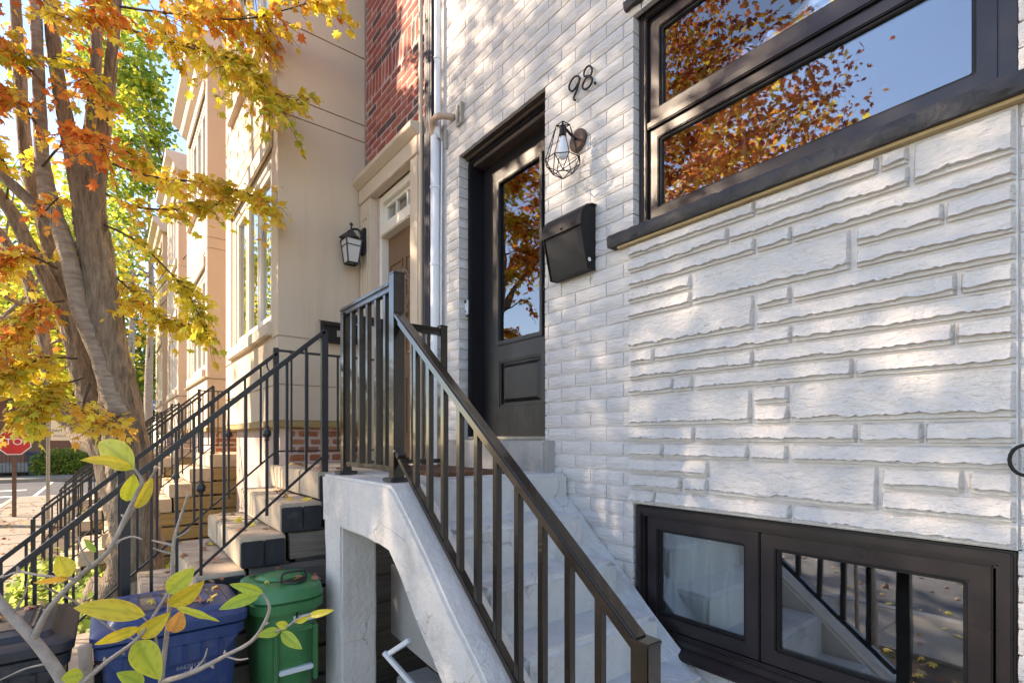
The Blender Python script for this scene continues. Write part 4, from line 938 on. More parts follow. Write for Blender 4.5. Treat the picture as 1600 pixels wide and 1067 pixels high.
DRD = [(0.50, 0.14, 0.05), (0.58, 0.20, 0.06), (0.44, 0.11, 0.05)]
GRN = [(0.22, 0.34, 0.06), (0.30, 0.42, 0.07), (0.16, 0.27, 0.05), (0.42, 0.48, 0.08)]
DRY = [(0.36, 0.16, 0.08), (0.42, 0.22, 0.12), (0.30, 0.12, 0.07), (0.5, 0.33, 0.16), (0.45, 0.26, 0.10)]
nr_ = np.random.default_rng(11)
def unit(a): return a / np.maximum(np.linalg.norm(a, axis=1, keepdims=True), 1e-9)
class Leaves:
    def __init__(s): s.p = []; s.d = []; s.n = []; s.s = []; s.c = []
    def add(s, p, d, n, size, c): s.p.append(p); s.d.append(d); s.n.append(n); s.s.append(size); s.c.append(c)
    def arr(s):
        return [np.array(a, dtype=float) for a in (s.p, s.d, s.n, s.s, s.c)]
def leaf_obj(arrs, name, parent, m, tmpl=MAPLE, faces=MF, sel=None):
    p, d, n, s, c = [a[sel] if sel is not None else a for a in arrs]
    d = unit(d); n = unit(n - d * np.sum(n * d, 1, keepdims=True)); side = np.cross(d, n)
    T = np.array(tmpl); k = len(T)
    curl = nr_.uniform(-1.5, 4.5, (len(p), 1, 1)); wid = nr_.uniform(0.72, 1.05, (len(p), 1, 1))
    V = p[:, None, :] + s[:, None, None] * (side[:, None, :] * T[None, :, 0:1] * wid + d[:, None, :] * (T[None, :, 1:2]) + n[:, None, :] * T[None, :, 2:3] * curl)
    V = V.reshape(-1, 3) - np.array(wloc(parent) if parent else (0, 0, 0))
    N = len(p); FA = np.array(faces); Fs = (FA[None] + (np.arange(N) * k)[:, None, None]).reshape(-1)
    me = bpy.data.meshes.new(name); me.vertices.add(len(V)); me.vertices.foreach_set('co', V.reshape(-1).astype(np.float32))
    nf = len(Fs) // 3; me.loops.add(len(Fs)); me.loops.foreach_set('vertex_index', Fs.astype(np.int32)); me.polygons.add(nf)
    me.polygons.foreach_set('loop_start', np.arange(0, nf * 3, 3, dtype=np.int32)); me.update()
    at = me.color_attributes.new('Col', 'FLOAT_COLOR', 'POINT')
    jit = 1 + (nr_.random((N, 1)) - 0.5) * 0.4
    C = np.ones((N, k, 4)); C[:, :, :3] = np.clip(c * jit, 0, 0.85)[:, None, :]
    at.data.foreach_set('color', C.reshape(-1).astype(np.float32)); me.materials.append(MATS[m]); me.validate()
    o = link_mesh(name, me, parent); return o
def rvec(r): 
    while True:
        v = Vector((r.uniform(-1, 1), r.uniform(-1, 1), r.uniform(-1, 1)))
        if 0.05 < v.length < 1: return v
def pick(r, pals):
    pal = r.choice(pals); return r.choice(pal)
def spray(LV, twigs, path, r, n_tw, tl, per, pals, size, flat=0.3, thick=0.012):
    pts = crom(path, 8); m = len(pts)
    twigs.tube(pts, lerp_list([thick, thick * 0.35], m), 5)
    for i in range(n_tw):
        t = r.uniform(0.12, 1.0) ** 0.8; q = min(int(t * (m - 1)), m - 2); p0 = pts[q].lerp(pts[q + 1], r.random())
        ax = (pts[q + 1] - pts[q]).normalized(); o = rvec(r); o.z *= flat; o = (o + ax * 0.7).normalized()
        L = tl * r.uniform(0.4, 1.1); p1 = p0 + o * L * 0.55 + Vector((0, 0, 0.02)); p2 = p0 + o * L + Vector((0, 0, -0.22 * L))
        twigs.tube([p0, p1, p2], [thick * 0.35, thick * 0.22, thick * 0.12], 3, caps=False)
        cc = r.choice(pals)
        for j in range(per):
            s = (j + 0.6) / per; b = (p0.lerp(p1, s * 2) if s < 0.5 else p1.lerp(p2, s * 2 - 1)) + rvec(r) * 0.03
            dr = (o * 0.5 + rvec(r) * Vector((1, 1, 0.5)).length * 0.5); dr.z -= 0.25
            nv = Vector((r.gauss(0, 0.35), r.gauss(0, 0.35), 1))
            sz = size * r.uniform(0.65, 1.15)
            LV.add(b + dr.normalized() * 0.02, dr, nv, sz, r.choice(cc) if r.random() < 0.8 else pick(r, pals))
def crown(LV, r, c, rad, nclump, per, cs, pals, size, cull=None, shell=0.5, flat=0.55, accept=None):
    c = Vector(c); 
    for i in range(nclump):
        v = rvec(r).normalized() * (shell + (1 - shell) * r.random()) ** 0.6
        p = c + Vector((v.x * rad[0], v.y * rad[1], v.z * rad[2]))
        if accept and not accept(p): continue
        cc = r.choice(pals); k = cs * r.uniform(0.6, 1.3)
        for j in range(int(per * r.uniform(0.6, 1.3))):
            q = p + Vector((r.gauss(0, k), r.gauss(0, k), r.gauss(0, k * flat)))
            if cull and cull(q): continue
            dr = rvec(r); dr.z = dr.z * 0.6 - 0.3
            LV.add(q, dr, Vector((r.gauss(0, 0.6), r.gauss(0, 0.6), 1)), size * r.uniform(0.7, 1.2), r.choice(cc) if r.random() < 0.8 else pick(r, pals))

def limb(mb, pts, rads, r, n=12, k=7, rough=0.06, ridge=0.0):
    c = crom(pts, k); rr = lerp_list(rads, len(c)); base = len(mb.v); mb.tube(c, rr, n)
    for q in range(base, len(mb.v)):
        i = min((q - base) // n, len(c) - 1); v = mb.v[q] - c[i]
        if ridge:
            a_ = 2 * math.pi * ((q - base) % n) / n; w_ = mb.v[q]
            d_ = abs(noise.noise(Vector((math.cos(a_) * 3.2, math.sin(a_) * 3.2, w_.z * 2.6)))) + 0.6 * abs(noise.noise(Vector((math.cos(a_) * 7, math.sin(a_) * 7, w_.z * 6))))
            v = v * (1 + ridge * (0.28 - d_))
        mb.v[q] = c[i] + v * (1 + rough * 2 * noise.noise(mb.v[q] * 5.0) + rough * noise.noise(mb.v[q] * 14) + r.uniform(-0.02, 0.02))

# ------------------------------------------------------------------ the maple with several stems
r = random.Random(21)
TB = P(205, 915, 5.15); TB.z = GZ - 0.05
maple = thing('maple_tree', 'many stemmed autumn maple with orange and yellow leaves before the town houses', 'tree', TB)
MT = 5.1 / F
def LP(l): return [P(a, b, d) for a, b, c, d in l], [c * 0.69 * d / F for a, b, c, d in l]
LIMBS = [('trunk', 'bark', [(208, 960, 58, 5.15), (212, 850, 50, 5.12), (205, 740, 43, 5.1), (190, 640, 38, 5.05), (172, 540, 33, 5.0), (155, 430, 31, 5.0), (142, 350, 32, 5.0), (128, 285, 24, 5.0), (105, 200, 15, 5.0), (85, 80, 13, 5.0), (72, -80, 11, 5.0), (60, -260, 8, 5.0)]),
 ('limb', 'bark', [(146, 380, 22, 5.0), (152, 290, 17, 4.95), (163, 200, 13, 4.95), (175, 90, 11, 4.9), (186, -60, 10, 4.85), (200, -220, 7, 4.7)]),
 ('limb', 'bark', [(136, 330, 16, 5.05), (138, 240, 13, 5.1), (150, 110, 11, 5.15), (150, -60, 10, 5.2), (165, -240, 7, 5.3)]),
 ('limb', 'bark_light', [(188, 650, 26, 4.98), (158, 560, 20, 4.92), (128, 490, 18, 4.88), (112, 420, 17, 4.86), (98, 370, 17, 4.86), (80, 320, 18, 4.86), (66, 250, 14, 4.9), (60, 110, 11, 4.9), (52, -60, 10, 4.95), (40, -240, 7, 5)]),
 ('limb', 'bark', [(92, 360, 13, 4.86), (60, 330, 12, 4.8), (20, 290, 11, 4.75), (-40, 240, 9, 4.7), (-140, 140, 8, 4.5), (-300, 0, 6, 4.2)]),
 ('limb', 'bark', [(200, 800, 40, 5.2), (165, 700, 30, 5.3), (135, 600, 24, 5.4), (112, 510, 21, 5.4), (92, 430, 19, 5.45), (70, 350, 16, 5.5), (42, 250, 13, 5.5), (30, 100, 11, 5.6), (20, -80, 9, 5.7)]),
 ('limb', 'bark', [(112, 520, 17, 5.4), (80, 450, 15, 5.3), (45, 385, 14, 5.25), (10, 320, 13, 5.2), (-60, 240, 11, 5.1), (-200, 120, 8, 4.8), (-420, -60, 6, 4.4)]),
 ('limb', 'bark', [(165, 700, 24, 5.35), (120, 680, 17, 5.5), (85, 610, 14, 5.6), (68, 530, 13, 5.6), (45, 440, 12, 5.65), (10, 380, 11, 5.7), (-60, 300, 9, 5.7)]),
 ('limb', 'bark', [(190, 720, 36, 5.3), (175, 600, 18, 5.45), (160, 500, 14, 5.5), (150, 420, 12, 5.5)])]
for nm, m_, l in LIMBS:
    mb = MB(); a, b = LP(l); limb(mb, a, b, r, n=40, k=16, ridge=0.34 if m_ == 'bark' else 0.12, rough=0.05); mb.build(nm, m_, maple, smooth=True)
mb = MB()                                                     # roots
for a in range(6):
    q = R(a * 60 + 20); limb(mb, [TB + Vector((0, 0, 0.35)) + Vector((math.cos(q), math.sin(q), 0)) * 0.2, TB + Vector((math.cos(q), math.sin(q), 0.08)) * 0.45, TB + Vector((math.cos(q), math.sin(q), 0)) * 0.8], [0.16, 0.10, 0.03], r)
mb.build('root', 'bark', maple, smooth=True)
tw = MB(); LV = Leaves()
def SP(l): return [P(a, b, d) for a, b, d in l]
SPR = [  # branch in the photo, twigs, twig length, leaves per twig, palettes
 ([(180, 10, 4.9), (270, 22, 4.7), (380, 30, 4.5), (500, 0, 4.3)], 46, 0.42, 8, [ORA, YEL, RED, ORA, YEL]),
 ([(178, 40, 4.9), (280, 70, 4.7), (370, 100, 4.5), (425, 170, 4.4)], 50, 0.40, 8, [YEL, ORA, YEL, YGR]),
 ([(182, -40, 4.9), (260, -20, 4.9), (340, 10, 4.8), (420, 70, 4.7)], 40, 0.4, 8, [ORA, RED, YEL]),
 ([(300, 70, 4.75), (340, 95, 4.7), (400, 130, 4.6), (470, 165, 4.5)], 24, 0.30, 7, [YEL, YGR, ORA]),
 ([(160, 250, 4.95), (230, 275, 4.85), (310, 285, 4.7), (380, 300, 4.6), (425, 325, 4.5)], 36, 0.30, 8, [YEL, YEL, ORA, ORA]),
 ([(158, 300, 5.0), (220, 325, 4.9), (300, 325, 4.8), (395, 310, 4.7)], 30, 0.30, 8, [YEL, YGR, ORA]),
 ([(160, 350, 5.0), (210, 375, 4.9), (260, 420, 4.8), (300, 470, 4.75), (322, 520, 4.7)], 32, 0.28, 8, [YEL, YGR, YEL]),
 ([(165, 420, 5.1), (200, 450, 5.0), (240, 490, 4.9), (290, 510, 4.85)], 34, 0.28, 8, [YEL, YEL, ORA]),
 ([(165, 230, 5.0), (195, 235, 5.0), (225, 260, 5.0)], 14, 0.3, 7, [YEL, ORA, YGR]),
 ([(100, 470, 4.85), (60, 480, 4.6), (20, 520, 4.4), (-30, 560, 4.2)], 50, 0.36, 8, [ORA, YEL, RED]),
 ([(120, 560, 4.9), (70, 560, 4.6), (20, 580, 4.4), (-20, 590, 4.2)], 46, 0.32, 8, [YEL, ORA, YGR]),
 ([(130, 590, 4.9), (90, 605, 4.6), (65, 625, 4.4), (50, 648, 4.3)], 36, 0.26, 8, [YEL, YEL, ORA, YGR]),
 ([(140, 600, 4.8), (130, 640, 4.6), (150, 660, 4.4), (175, 668, 4.3)], 22, 0.26, 7, [ORA, ORA, YEL]),
 ([(90, 420, 5.0), (40, 400, 4.8), (-10, 420, 4.6)], 34, 0.4, 8, [RED, ORA, YEL]),
 ([(60, 120, 4.9), (20, 90, 4.7), (-30, 80, 4.5)], 34, 0.45, 8, [ORA, RED, YGR]),
 ([(60, 200, 4.9), (30, 160, 4.6), (-20, 150, 4.4)], 30, 0.45, 8, [RED, ORA]),
 ([(66, 260, 4.85), (110, 215, 4.5), (150, 220, 4.3), (165, 235, 4.2)], 24, 0.3, 7, [RED, RED, ORA]),
 ([(70, 30, 4.95), (110, 30, 4.6), (160, 10, 4.3)], 30, 0.4, 8, [ORA, RED, YEL]),
 ([(85, 90, 4.95), (120, 100, 4.7), (150, 140, 4.5)], 24, 0.35, 7, [ORA, YGR, RED]),
 ([(60, 340, 4.8), (90, 310, 4.4), (70, 330, 4.3)], 6, 0.22, 6, [RED, ORA]),
 ([(25, 540, 5.5), (40, 575, 5.6), (20, 605, 5.7)], 26, 0.26, 8, [YEL, YGR]),
 ([(10, 320, 5.2), (10, 260, 5.0), (-30, 220, 4.8)], 30, 0.45, 8, [ORA, YEL, YGR]),
]
for path, n_tw, tl, per, pals in SPR: spray(LV, tw, SP(path), r, int(n_tw * 1.15), tl * 1.05, per, pals, 0.088)
def keep_clear(q):                                            # the crown has been pruned clear of the houses
    a = pix(q)
    if q.y > -0.9 and q.z < 7: return True
    return bool(a and -60 < a[1] and a[0] > 175 and a[0] < 1700)
crown(LV, r, (-8.0, -2.9, 6.3), (2.6, 1.9, 1.6), 60, 24, 0.33, [ORA, YEL, RED, ORA], 0.11, cull=keep_clear, shell=0.15)
tw.build('branches', 'twig_dark', maple)
A = LV.arr()
sc_ = np.zeros(len(A[0]))
for i in range(len(A[0])):
    a = pix(Vector(A[0][i]))
    if a and -5 < a[0] < 1605 and -5 < a[1] < 1072: sc_[i] = A[3][i] / a[2]
order = np.argsort(-sc_); big = order[:300]; rest = order[300:]
o = leaf_obj(A, 'crown', maple, 'leaf', sel=rest); o['kind'] = 'stuff'
LMESH = {}
def leaf_mesh(ci):
    if ci in LMESH: return LMESH[ci]
    cc = (RED + ORA + YEL + YGR)[ci]
    me = bpy.data.meshes.new('leaf'); me.from_pydata(MAPLE, [], MF)
    at = me.color_attributes.new('Col', 'FLOAT_COLOR', 'POINT'); at.data.foreach_set('color', [x for _ in MAPLE for x in (*cc, 1)]); me.materials.append(MATS['leaf'])
    LMESH[ci] = me; return me
CL = np.array(RED + ORA + YEL + YGR)
for i in big:
    d = Vector(A[1][i]).normalized(); n = Vector(A[2][i]); n = (n - d * n.dot(d)).normalized(); s = d.cross(n)
    M = Matrix((s, d, n)).transposed().to_4x4()
    o = link_mesh('leaf', leaf_mesh(int(np.argmin(np.abs(CL - A[4][i]).sum(1)))), maple, Vector(A[0][i]) - wloc(maple))
    o.rotation_euler = M.to_euler(); o.scale = (A[3][i],) * 3

# ------------------------------------------------------------------ other trees
def tree(name, label, base, h, crowns, pals, size, trunk_r, seed, per=26, lean=(0, 0), bark='bark', tm=SIMPLE, tf=SF, group=None, cull=None):
    r = random.Random(seed); base = Vector(base); t = thing(name, label, 'tree', base, group); LV = Leaves(); mb = MB()
    tp = base + Vector((lean[0], lean[1], h)); limb(mb, [base - Vector((0, 0, 0.1)), base.lerp(tp, 0.3), base.lerp(tp, 0.65), tp], [trunk_r * 1.25, trunk_r, trunk_r * 0.7, trunk_r * 0.3], r)
    for (c, rad, ncl, cs) in crowns:
        c = Vector(c); crown(LV, r, c, rad, ncl, per, cs, pals, size, shell=0.3, cull=cull)
        for k in range(7):
            v = rvec(r); e = c + Vector((v.x * rad[0], v.y * rad[1], v.z * rad[2])) * 0.85; s = base.lerp(tp, r.uniform(0.35, 0.9))
            limb(mb, [s, s.lerp(e, 0.5) + Vector((0, 0, 0.25)), e], [trunk_r * 0.4, trunk_r * 0.22, trunk_r * 0.06], r, n=6, k=4)
    mb.build('trunk', bark, t, smooth=True); leaf_obj(LV.arr(), 'crown', t, 'leaf', tm, tf); return t
tree('maple_tree', 'red leaved maple at the kerb, mirrored in the door glass and the large window', (-5.7, -4.0, GZ), 5.6, [((-5.3, -5.15, 4.75), (2.75, 2.5, 2.65), 470, 0.27)], [DRD, DRD, ORA, RED], 0.088, 0.15, 30, per=34, lean=(0.4, -0.5), tm=MAPLE, tf=MF, cull=keep_clear)
tree('maple_tree', 'red maple across the street, mirrored in the large window', (-9.5, -12.3, GZ), 7.5, [((-9.3, -10.8, 6.6), (4.6, 3.6, 4.0), 330, 0.45)], [RED, ORA, RED, YEL], 0.20, 0.24, 31, per=24)
tree('street_tree', 'yellow green street tree by the kerb behind the stop sign', (-14.5, -4.08, GZ), 5.5, [(P(60, 420, 14.0), (2.6, 2.0, 2.9), 190, 0.36), (P(120, 560, 15.5), (1.6, 1.4, 1.6), 80, 0.3)], [YGR, YEL, GRN], 0.17, 0.16, 32)
tree('street_tree', 'tall bright green tree rising beyond the corner town house', (-25.2, 1.2, GZ), 10.5, [(P(214, 190, 20.0), (0.9, 1.0, 3.0), 90, 0.30), (P(190, 80, 20.5), (1.5, 1.5, 2.2), 70, 0.36), (P(180, 330, 20.0), (1.6, 1.6, 2.2), 60, 0.36)], [GRN, YGR, GRN], 0.22, 0.16, 33)
tree('street_tree', 'green tree behind the hedge across the side street', (-33.5, -0.4, GZ), 5.0, [(P(222, 560, 27), (1.5, 1.5, 2.3), 110, 0.4), (P(190, 610, 28), (2.0, 2.0, 1.6), 70, 0.4)], [GRN, GRN, YGR], 0.24, 0.14, 34)
tree('street_tree', 'green and yellow tree beside the far brick house', (-33.0, -6.4, GZ), 6.5, [(P(50, 500, 27), (4.0, 3.2, 4.2), 230, 0.55), (P(130, 420, 28), (2.6, 2.5, 4.0), 150, 0.5)], [GRN, YGR, YEL], 0.28, 0.2, 35)
for i, (px, d) in enumerate(((203, 24.0), (232, 22.0))):
    b = P(px, 690, d); b.z = GZ; mb = MB(); rr = random.Random(40 + i)
    t = thing('street_tree', ['slim bare trunk standing against the sky past the row', 'slim bare trunk right at the end of the row'][i], 'tree', b)
    limb(mb, [b, b + Vector((0.1, 0, 4)), b + Vector((-0.1, 0.1, 8)), b + Vector((0.05, 0, 12.5))], [0.2, 0.16, 0.12, 0.05], rr, n=8)
    mb.build('trunk', 'bark_light', t, smooth=True); mb = MB()
    for k in range(26):
        z = rr.uniform(5, 11.5); s = b + Vector((0, 0, z)); v = rvec(rr); v.z = abs(v.z) * 0.8; limb(mb, [s, s + v * 0.7, s + v * 1.4 + Vector((0, 0, 0.3))], [0.035, 0.02, 0.006], rr, n=5, k=3)
    mb.build('branches', 'twig_dark', t)

# ------------------------------------------------------------------ street corner
ss = thing('stop_sign', 'red octagonal stop sign on a brown post at the street corner', 'sign', (-15.7, -3.69, GZ))
sx, sy, sz = -15.7, -3.69, -0.09
octo = [(sy + 0.305 * math.cos(R(22.5 + 45 * i)), sz + 0.305 * math.sin(R(22.5 + 45 * i))) for i in range(8)]
MB().prism(octo, sx + 0.03, sx + 0.036, 'x').build('border', 'print_white', ss)
MB().prism([(sy + (a - sy) * 0.93, sz + (b - sz) * 0.93) for a, b in octo], sx + 0.0365, sx + 0.039, 'x').build('plate', 'sign_red', ss)
text_mesh('STOP', 0.205, 'print_white', 'lettering', ss, (sx + 0.041, sy, sz), rX, 0.002)
MB().box(sx - 0.035, sx + 0.029, sy - 0.035, sy + 0.035, GZ - 0.1, 0.25).build('post', 'rust_post', ss, bevel=0.006)
ps = thing('parking_sign', 'cream parking sign lettered 10AM - 6PM on a perforated steel post', 'sign', (-13.4, -3.1, GZ))
c = onX(75, 690, -13.4); sy = c.y
po = MB().box(-13.43, -13.38, sy - 0.028, sy + 0.028, GZ - 0.1, 0.42).build('post', 'galv', ps)
for i in range(40): MB().lathe([(0.010, 0), (0.010, 0.002)], (-13.379, sy, GZ + 0.2 + i * 0.05), 8, 'x').build('hole', 'print_black', po)
c0 = onX(79, 688, -13.37); c1 = onX(117, 640, -13.37)
MB().box(-13.378, -13.372, c0.y, c1.y, c0.z, c1.z).build('plate', 'sign_cream', ps, bevel=0.002, seg=1)
ym = (c0.y + c1.y) / 2
text_mesh('10AM - 6PM', 0.078, 'print_black', 'lettering', ps, (-13.371, ym, c0.z + 0.19), rX, 0.001)
text_mesh('MON-FRI', 0.055, 'print_black', 'lettering', ps, (-13.371, ym - 0.03, c0.z + 0.085), rX, 0.001)
ya = ym + 0.14; MB().prism([(ya - 0.06, c0.z + 0.075), (ya, c0.z + 0.075), (ya, c0.z + 0.05), (ya + 0.05, c0.z + 0.085), (ya, c0.z + 0.12), (ya, c0.z + 0.095), (ya - 0.06, c0.z + 0.095)], -13.3715, -13.370, 'x').build('arrow', 'print_black', ps)
text_mesh('P', 0.2, 'print_black', 'lettering', ps, (-13.371, ym, c1.z - 0.16), rX, 0.001)
ow = thing('one_way_sign', 'one way sign with white arrow on a black board across the side street', 'sign', (-30.6, -0.6, GZ))
a = onX(219, 658, -30.6); b = onX(242, 626, -30.6)
MB().box(-30.65, -30.6, a.y, b.y, a.z, b.z).build('board', 'black_metal', ow, bevel=0.01)
a2 = onX(227.5, 640, -30.5); b2 = onX(244.5, 624.5, -30.5)
MB().box(-30.56, -30.55, a2.y, b2.y, a2.z, b2.z).build('plate', 'print_blue', ow)
ym = (a2.y + b2.y) / 2; zm = (a2.z + b2.z) / 2
MB().prism([(ym - 0.24, zm), (ym - 0.06, zm + 0.14), (ym - 0.06, zm + 0.05), (ym + 0.24, zm + 0.05), (ym + 0.24, zm - 0.05), (ym - 0.06, zm - 0.05), (ym - 0.06, zm - 0.14)], -30.549, -30.545, 'x').build('arrow', 'print_white', ow)
MB().tube([(-30.7, ym, GZ), (-30.7, ym, b.z + 0.4)], 0.04, 8).build('post', 'galv', ow)
r = random.Random(50); LV = Leaves()
hp = onX(108, 745, -33.0); hp.z = GZ
for i in range(2600):
    x = r.uniform(-0.7, 0.7); y = r.uniform(-1.35, 1.35); z = r.uniform(0.05, 1.25) * (1 - 0.3 * (abs(y) / 1.35) ** 3)
    if r.random() < 0.6: x = 0.7 - abs(r.gauss(0, 0.07))
    LV.add(hp + Vector((x, y, z)), rvec(r), rvec(r) + Vector((0.5, 0, 0.5)), 0.10, r.choice(GRN[:3]) if r.random() < .9 else YGR[1])
hd = thing('hedge', 'clipped dark green hedge across the side street', 'hedge', hp)
leaf_obj(LV.arr(), 'foliage', hd, 'leaf', SIMPLE, SF); MB().box(hp.x - 0.5, hp.x + 0.45, hp.y - 1.2, hp.y + 1.2, GZ, GZ + 0.95).build('branches', 'twig_dark', hd, bevel=0.2)
fh = thing('brick_house', 'red brick house with white windows across the side street', 'house', (-38, -6, GZ))
holes_ = [(-11.5, -10, 0.0, 1.8), (-8.4, -7.2, 0.0, 1.8), (-5.6, -4.6, -1.5, 0.8), (-3.4, -2.2, 0.0, 1.8), (-11.5, -10, 3, 4.6), (-8.4, -7.2, 3, 4.6), (-3.4, -2.2, 3, 4.6)]
mb = MB()
for a, b, c, d in rects(-13, -1.2, GZ - 0.1, 5.6, holes_): mb.box(-38, -37.7, a, b, c, d)
mb.build('wall', 'far_brick', fh)
MB().box(-44, -38.01, -12.98, -1.2, GZ, 5.59).build('rear_wall', 'far_brick', fh)
for (a, b, c, d) in holes_:
    if c < -1: MB().box(-37.9, -37.85, a, b, c, d).build('door', 'brown_door', fh); continue
    w_ = MB().box(-37.85, -37.72, a, a + 0.08, c, d).box(-37.85, -37.72, b - 0.08, b, c, d).box(-37.85, -37.72, a + 0.08, b - 0.08, d - 0.08, d).box(-37.85, -37.72, a + 0.08, b - 0.08, c, c + 0.08).build('window', 'white_trim', fh)
    MB().box(-37.8, -37.79, a + 0.07, b - 0.07, c + 0.07, d - 0.07).build('pane', 'glass_far', w_)
MB().prism([(-13.3, 5.6), (-0.9, 5.6), (-3.5, 8.2), (-10.5, 8.2)], -44, -37.4, 'x').build('roof', 'roofing', fh)
MB().box(-37.7, -35.6, -9.2, -4.2, GZ, -1.3).build('porch', 'kerb', fh, bevel=0.02)
fn = thing('iron_fence', 'black iron fence in front of the far brick house', 'fence', (-32.4, -6, GZ))
for z in (GZ + 0.15, GZ + 1.05): MB().box(-32.42, -32.39, -9.5, -4.9, z, z + 0.04).build('rail', 'iron', fn)
for i in range(38): MB().box(-32.415, -32.395, -9.5 + i * 0.122, -9.48 + i * 0.122, GZ, GZ + 1.2).build('picket', 'iron', fn)
fb = thing('recycling_bin', 'bright blue bin standing by the far brick house', 'bin', (-33.3, -5.4, GZ))
c = onX(57, 722, -33.2)
MB().prism([(c.y - 0.26, GZ), (c.y + 0.26, GZ), (c.y + 0.33, GZ + 1.0), (c.y - 0.33, GZ + 1.0)], -33.5, -32.9, 'x').build('body', 'bin_blue', fb, bevel=0.03)
MB().box(-33.55, -32.85, c.y - 0.36, c.y + 0.36, GZ + 1.001, GZ + 1.08).build('lid', 'bin_blue', fb, bevel=0.02)
for i, (za, zb_) in enumerate(((3.0, 3.4), (2.75, 3.1), (4.4, 5.2))):
    a = Vector((-40, -2.5 + i * 0.4, za + 3)); b = Vector((-13, -0.7 + i * .1, zb_ + 0.6)); pts = [a.lerp(b, q / 10) + Vector((0, 0, -0.5 * math.sin(math.pi * q / 10))) for q in range(11)]
    top(MB().tube(pts, 0.012, 5), 'overhead_wire', 'iron', ['thin overhead wire strung lowest but one to the town houses', 'lowest thin overhead wire strung to the town houses', 'highest thin overhead wire strung to the town houses'][i], 'wire', 'overhead wires')

# ------------------------------------------------------------------ garden plants, fallen leaves
r = random.Random(60); LV = Leaves()
for i in range(11000):
    x = r.uniform(-9.2, -4.65); y = r.uniform(-2.9, -0.75)
    if noise.noise(Vector((x * 1.3, y * 1.3, 0))) < -0.18: continue
    LV.add(Vector((x, y, GZ - 0.02 + abs(r.gauss(0, 0.11)))), rvec(r), Vector((r.gauss(0, .5), r.gauss(0, .5), 1)), r.uniform(0.05, 0.10), r.choice([(0.26, 0.36, 0.06), (0.42, 0.52, 0.10), (0.56, 0.60, 0.18), (0.18, 0.26, 0.06)]))
o = leaf_obj(LV.arr(), 'ground_ivy', None, 'leaf', SIMPLE, SF); o['kind'] = 'stuff'; tag(o, 'green ivy covering the garden under the maple', 'ground cover')
LV = Leaves()
def scatter(n, x0, x1, y0, y1, z, s=0.075):
    for i in range(n):
        LV.add(Vector((r.uniform(x0, x1), r.uniform(y0, y1), z + r.uniform(0.008, 0.022))), Vector((r.gauss(0, 1), r.gauss(0, 1), r.gauss(0, .2))), Vector((r.gauss(0, .3), r.gauss(0, .3), 1)), s * r.uniform(0.6, 1.2), r.choice(DRY + ORA[:1] + YEL[1:2]))
scatter(1000, -20, 3, -2.9, -1.0, GZ); scatter(420, -20, 3, -4.1, -2.93, GZ + 0.006); scatter(300, -6, 4, -7, -4.3, ROAD_Z); scatter(500, -2.2, 3, -2.6, -1.1, GZ)
for j, (a, b) in enumerate(STX):
    for i in range(7): scatter(5 if j else 7, a + 0.05, b - 0.06, TY[i] + 0.02, TY[i] + 0.2, TZ[i])
scatter(10, -3.2, -2.75, -1.45, -1.15, -0.765, 0.05); scatter(16, -3.2, -2.75, -2.05, -1.56, -0.77, 0.05); scatter(14, -3.2, -2.75, -2.7, -2.2, -0.755, 0.05)
o = leaf_obj(LV.arr(), 'fallen_leaves', None, 'dry_leaf'); o['kind'] = 'stuff'; tag(o, 'dry brown fallen leaves on the steps and pavement', 'fallen leaves')

# ------------------------------------------------------------------ young magnolia in front of the bins
sb = thing('magnolia_shrub', 'young shrub with grey twigs and large yellow green leaves before the bins', 'shrub', (-1.15, -2.0, GZ))
r = random.Random(70); SD = 1.0
def twig(pts, rads, name='stem'):
    p = [P(a, b, d) for a, b, d in pts]; mb = MB(); limb(mb, p, [q * 0.82 * SD / F for q in rads], r, n=9, k=6, rough=0.09); mb.build(name, 'twig', sb, smooth=True)
base_ = P(250, 1400, 1.0)
twig([(-60, 860, 1.0), (0, 940, 1.0), (60, 1008, 1.0), (100, 1067, 1.0), (170, 1200, 1.0), (240, 1500, 1.0), (270, 2080, 1.0)], [7, 8.5, 10, 11, 13, 16, 20])
twig([(52, 1000, 1.0), (74, 955, 0.99), (118, 905, 0.98), (168, 862, 0.97), (196, 808, 0.97), (214, 770, 0.97), (222, 752, 0.97), (210, 732, 0.96)], [7, 5.5, 5, 4.5, 4, 3.4, 3, 2.2])
twig([(168, 862, 0.97), (205, 800, 0.98), (228, 760, 1.0), (242, 735, 1.0)], [3.6, 3, 2.4, 1.5])
twig([(118, 905, 0.98), (104, 903, 0.97), (60, 898, 0.97), (30, 893, 0.98), (8, 900, 0.99)], [3, 2.6, 2.4, 2, 1.5])
twig([(105, 905, 0.98), (70, 915, 1.0), (118, 940, 1.04), (180, 985, 1.06), (240, 1010, 1.08)], [2.2, 2, 2, 1.8, 1.4])
twig([(120, 1075, 1.0), (165, 1035, 1.0), (212, 1000, 0.99), (238, 965, 0.98), (262, 926, 0.97)], [5, 4, 3.6, 3, 2.2])
twig([(246, 1200, 1.02), (252, 1067, 1.02), (262, 980, 1.02), (268, 905, 1.02), (272, 845, 1.02), (285, 800, 1.02), (292, 778, 1.02)], [6, 5, 4, 3.4, 3, 2.4, 1.6])
twig([(272, 852, 1.02), (255, 848, 1.02), (238, 844, 1.03)], [2.4, 2, 1.4]); twig([(270, 865, 1.02), (250, 860, 1.01), (240, 856, 1.0)], [2.2, 1.8, 1.4]); twig([(274, 840, 1.02), (290, 832, 1.02), (296, 826, 1.02)], [2, 1.6, 1.2])
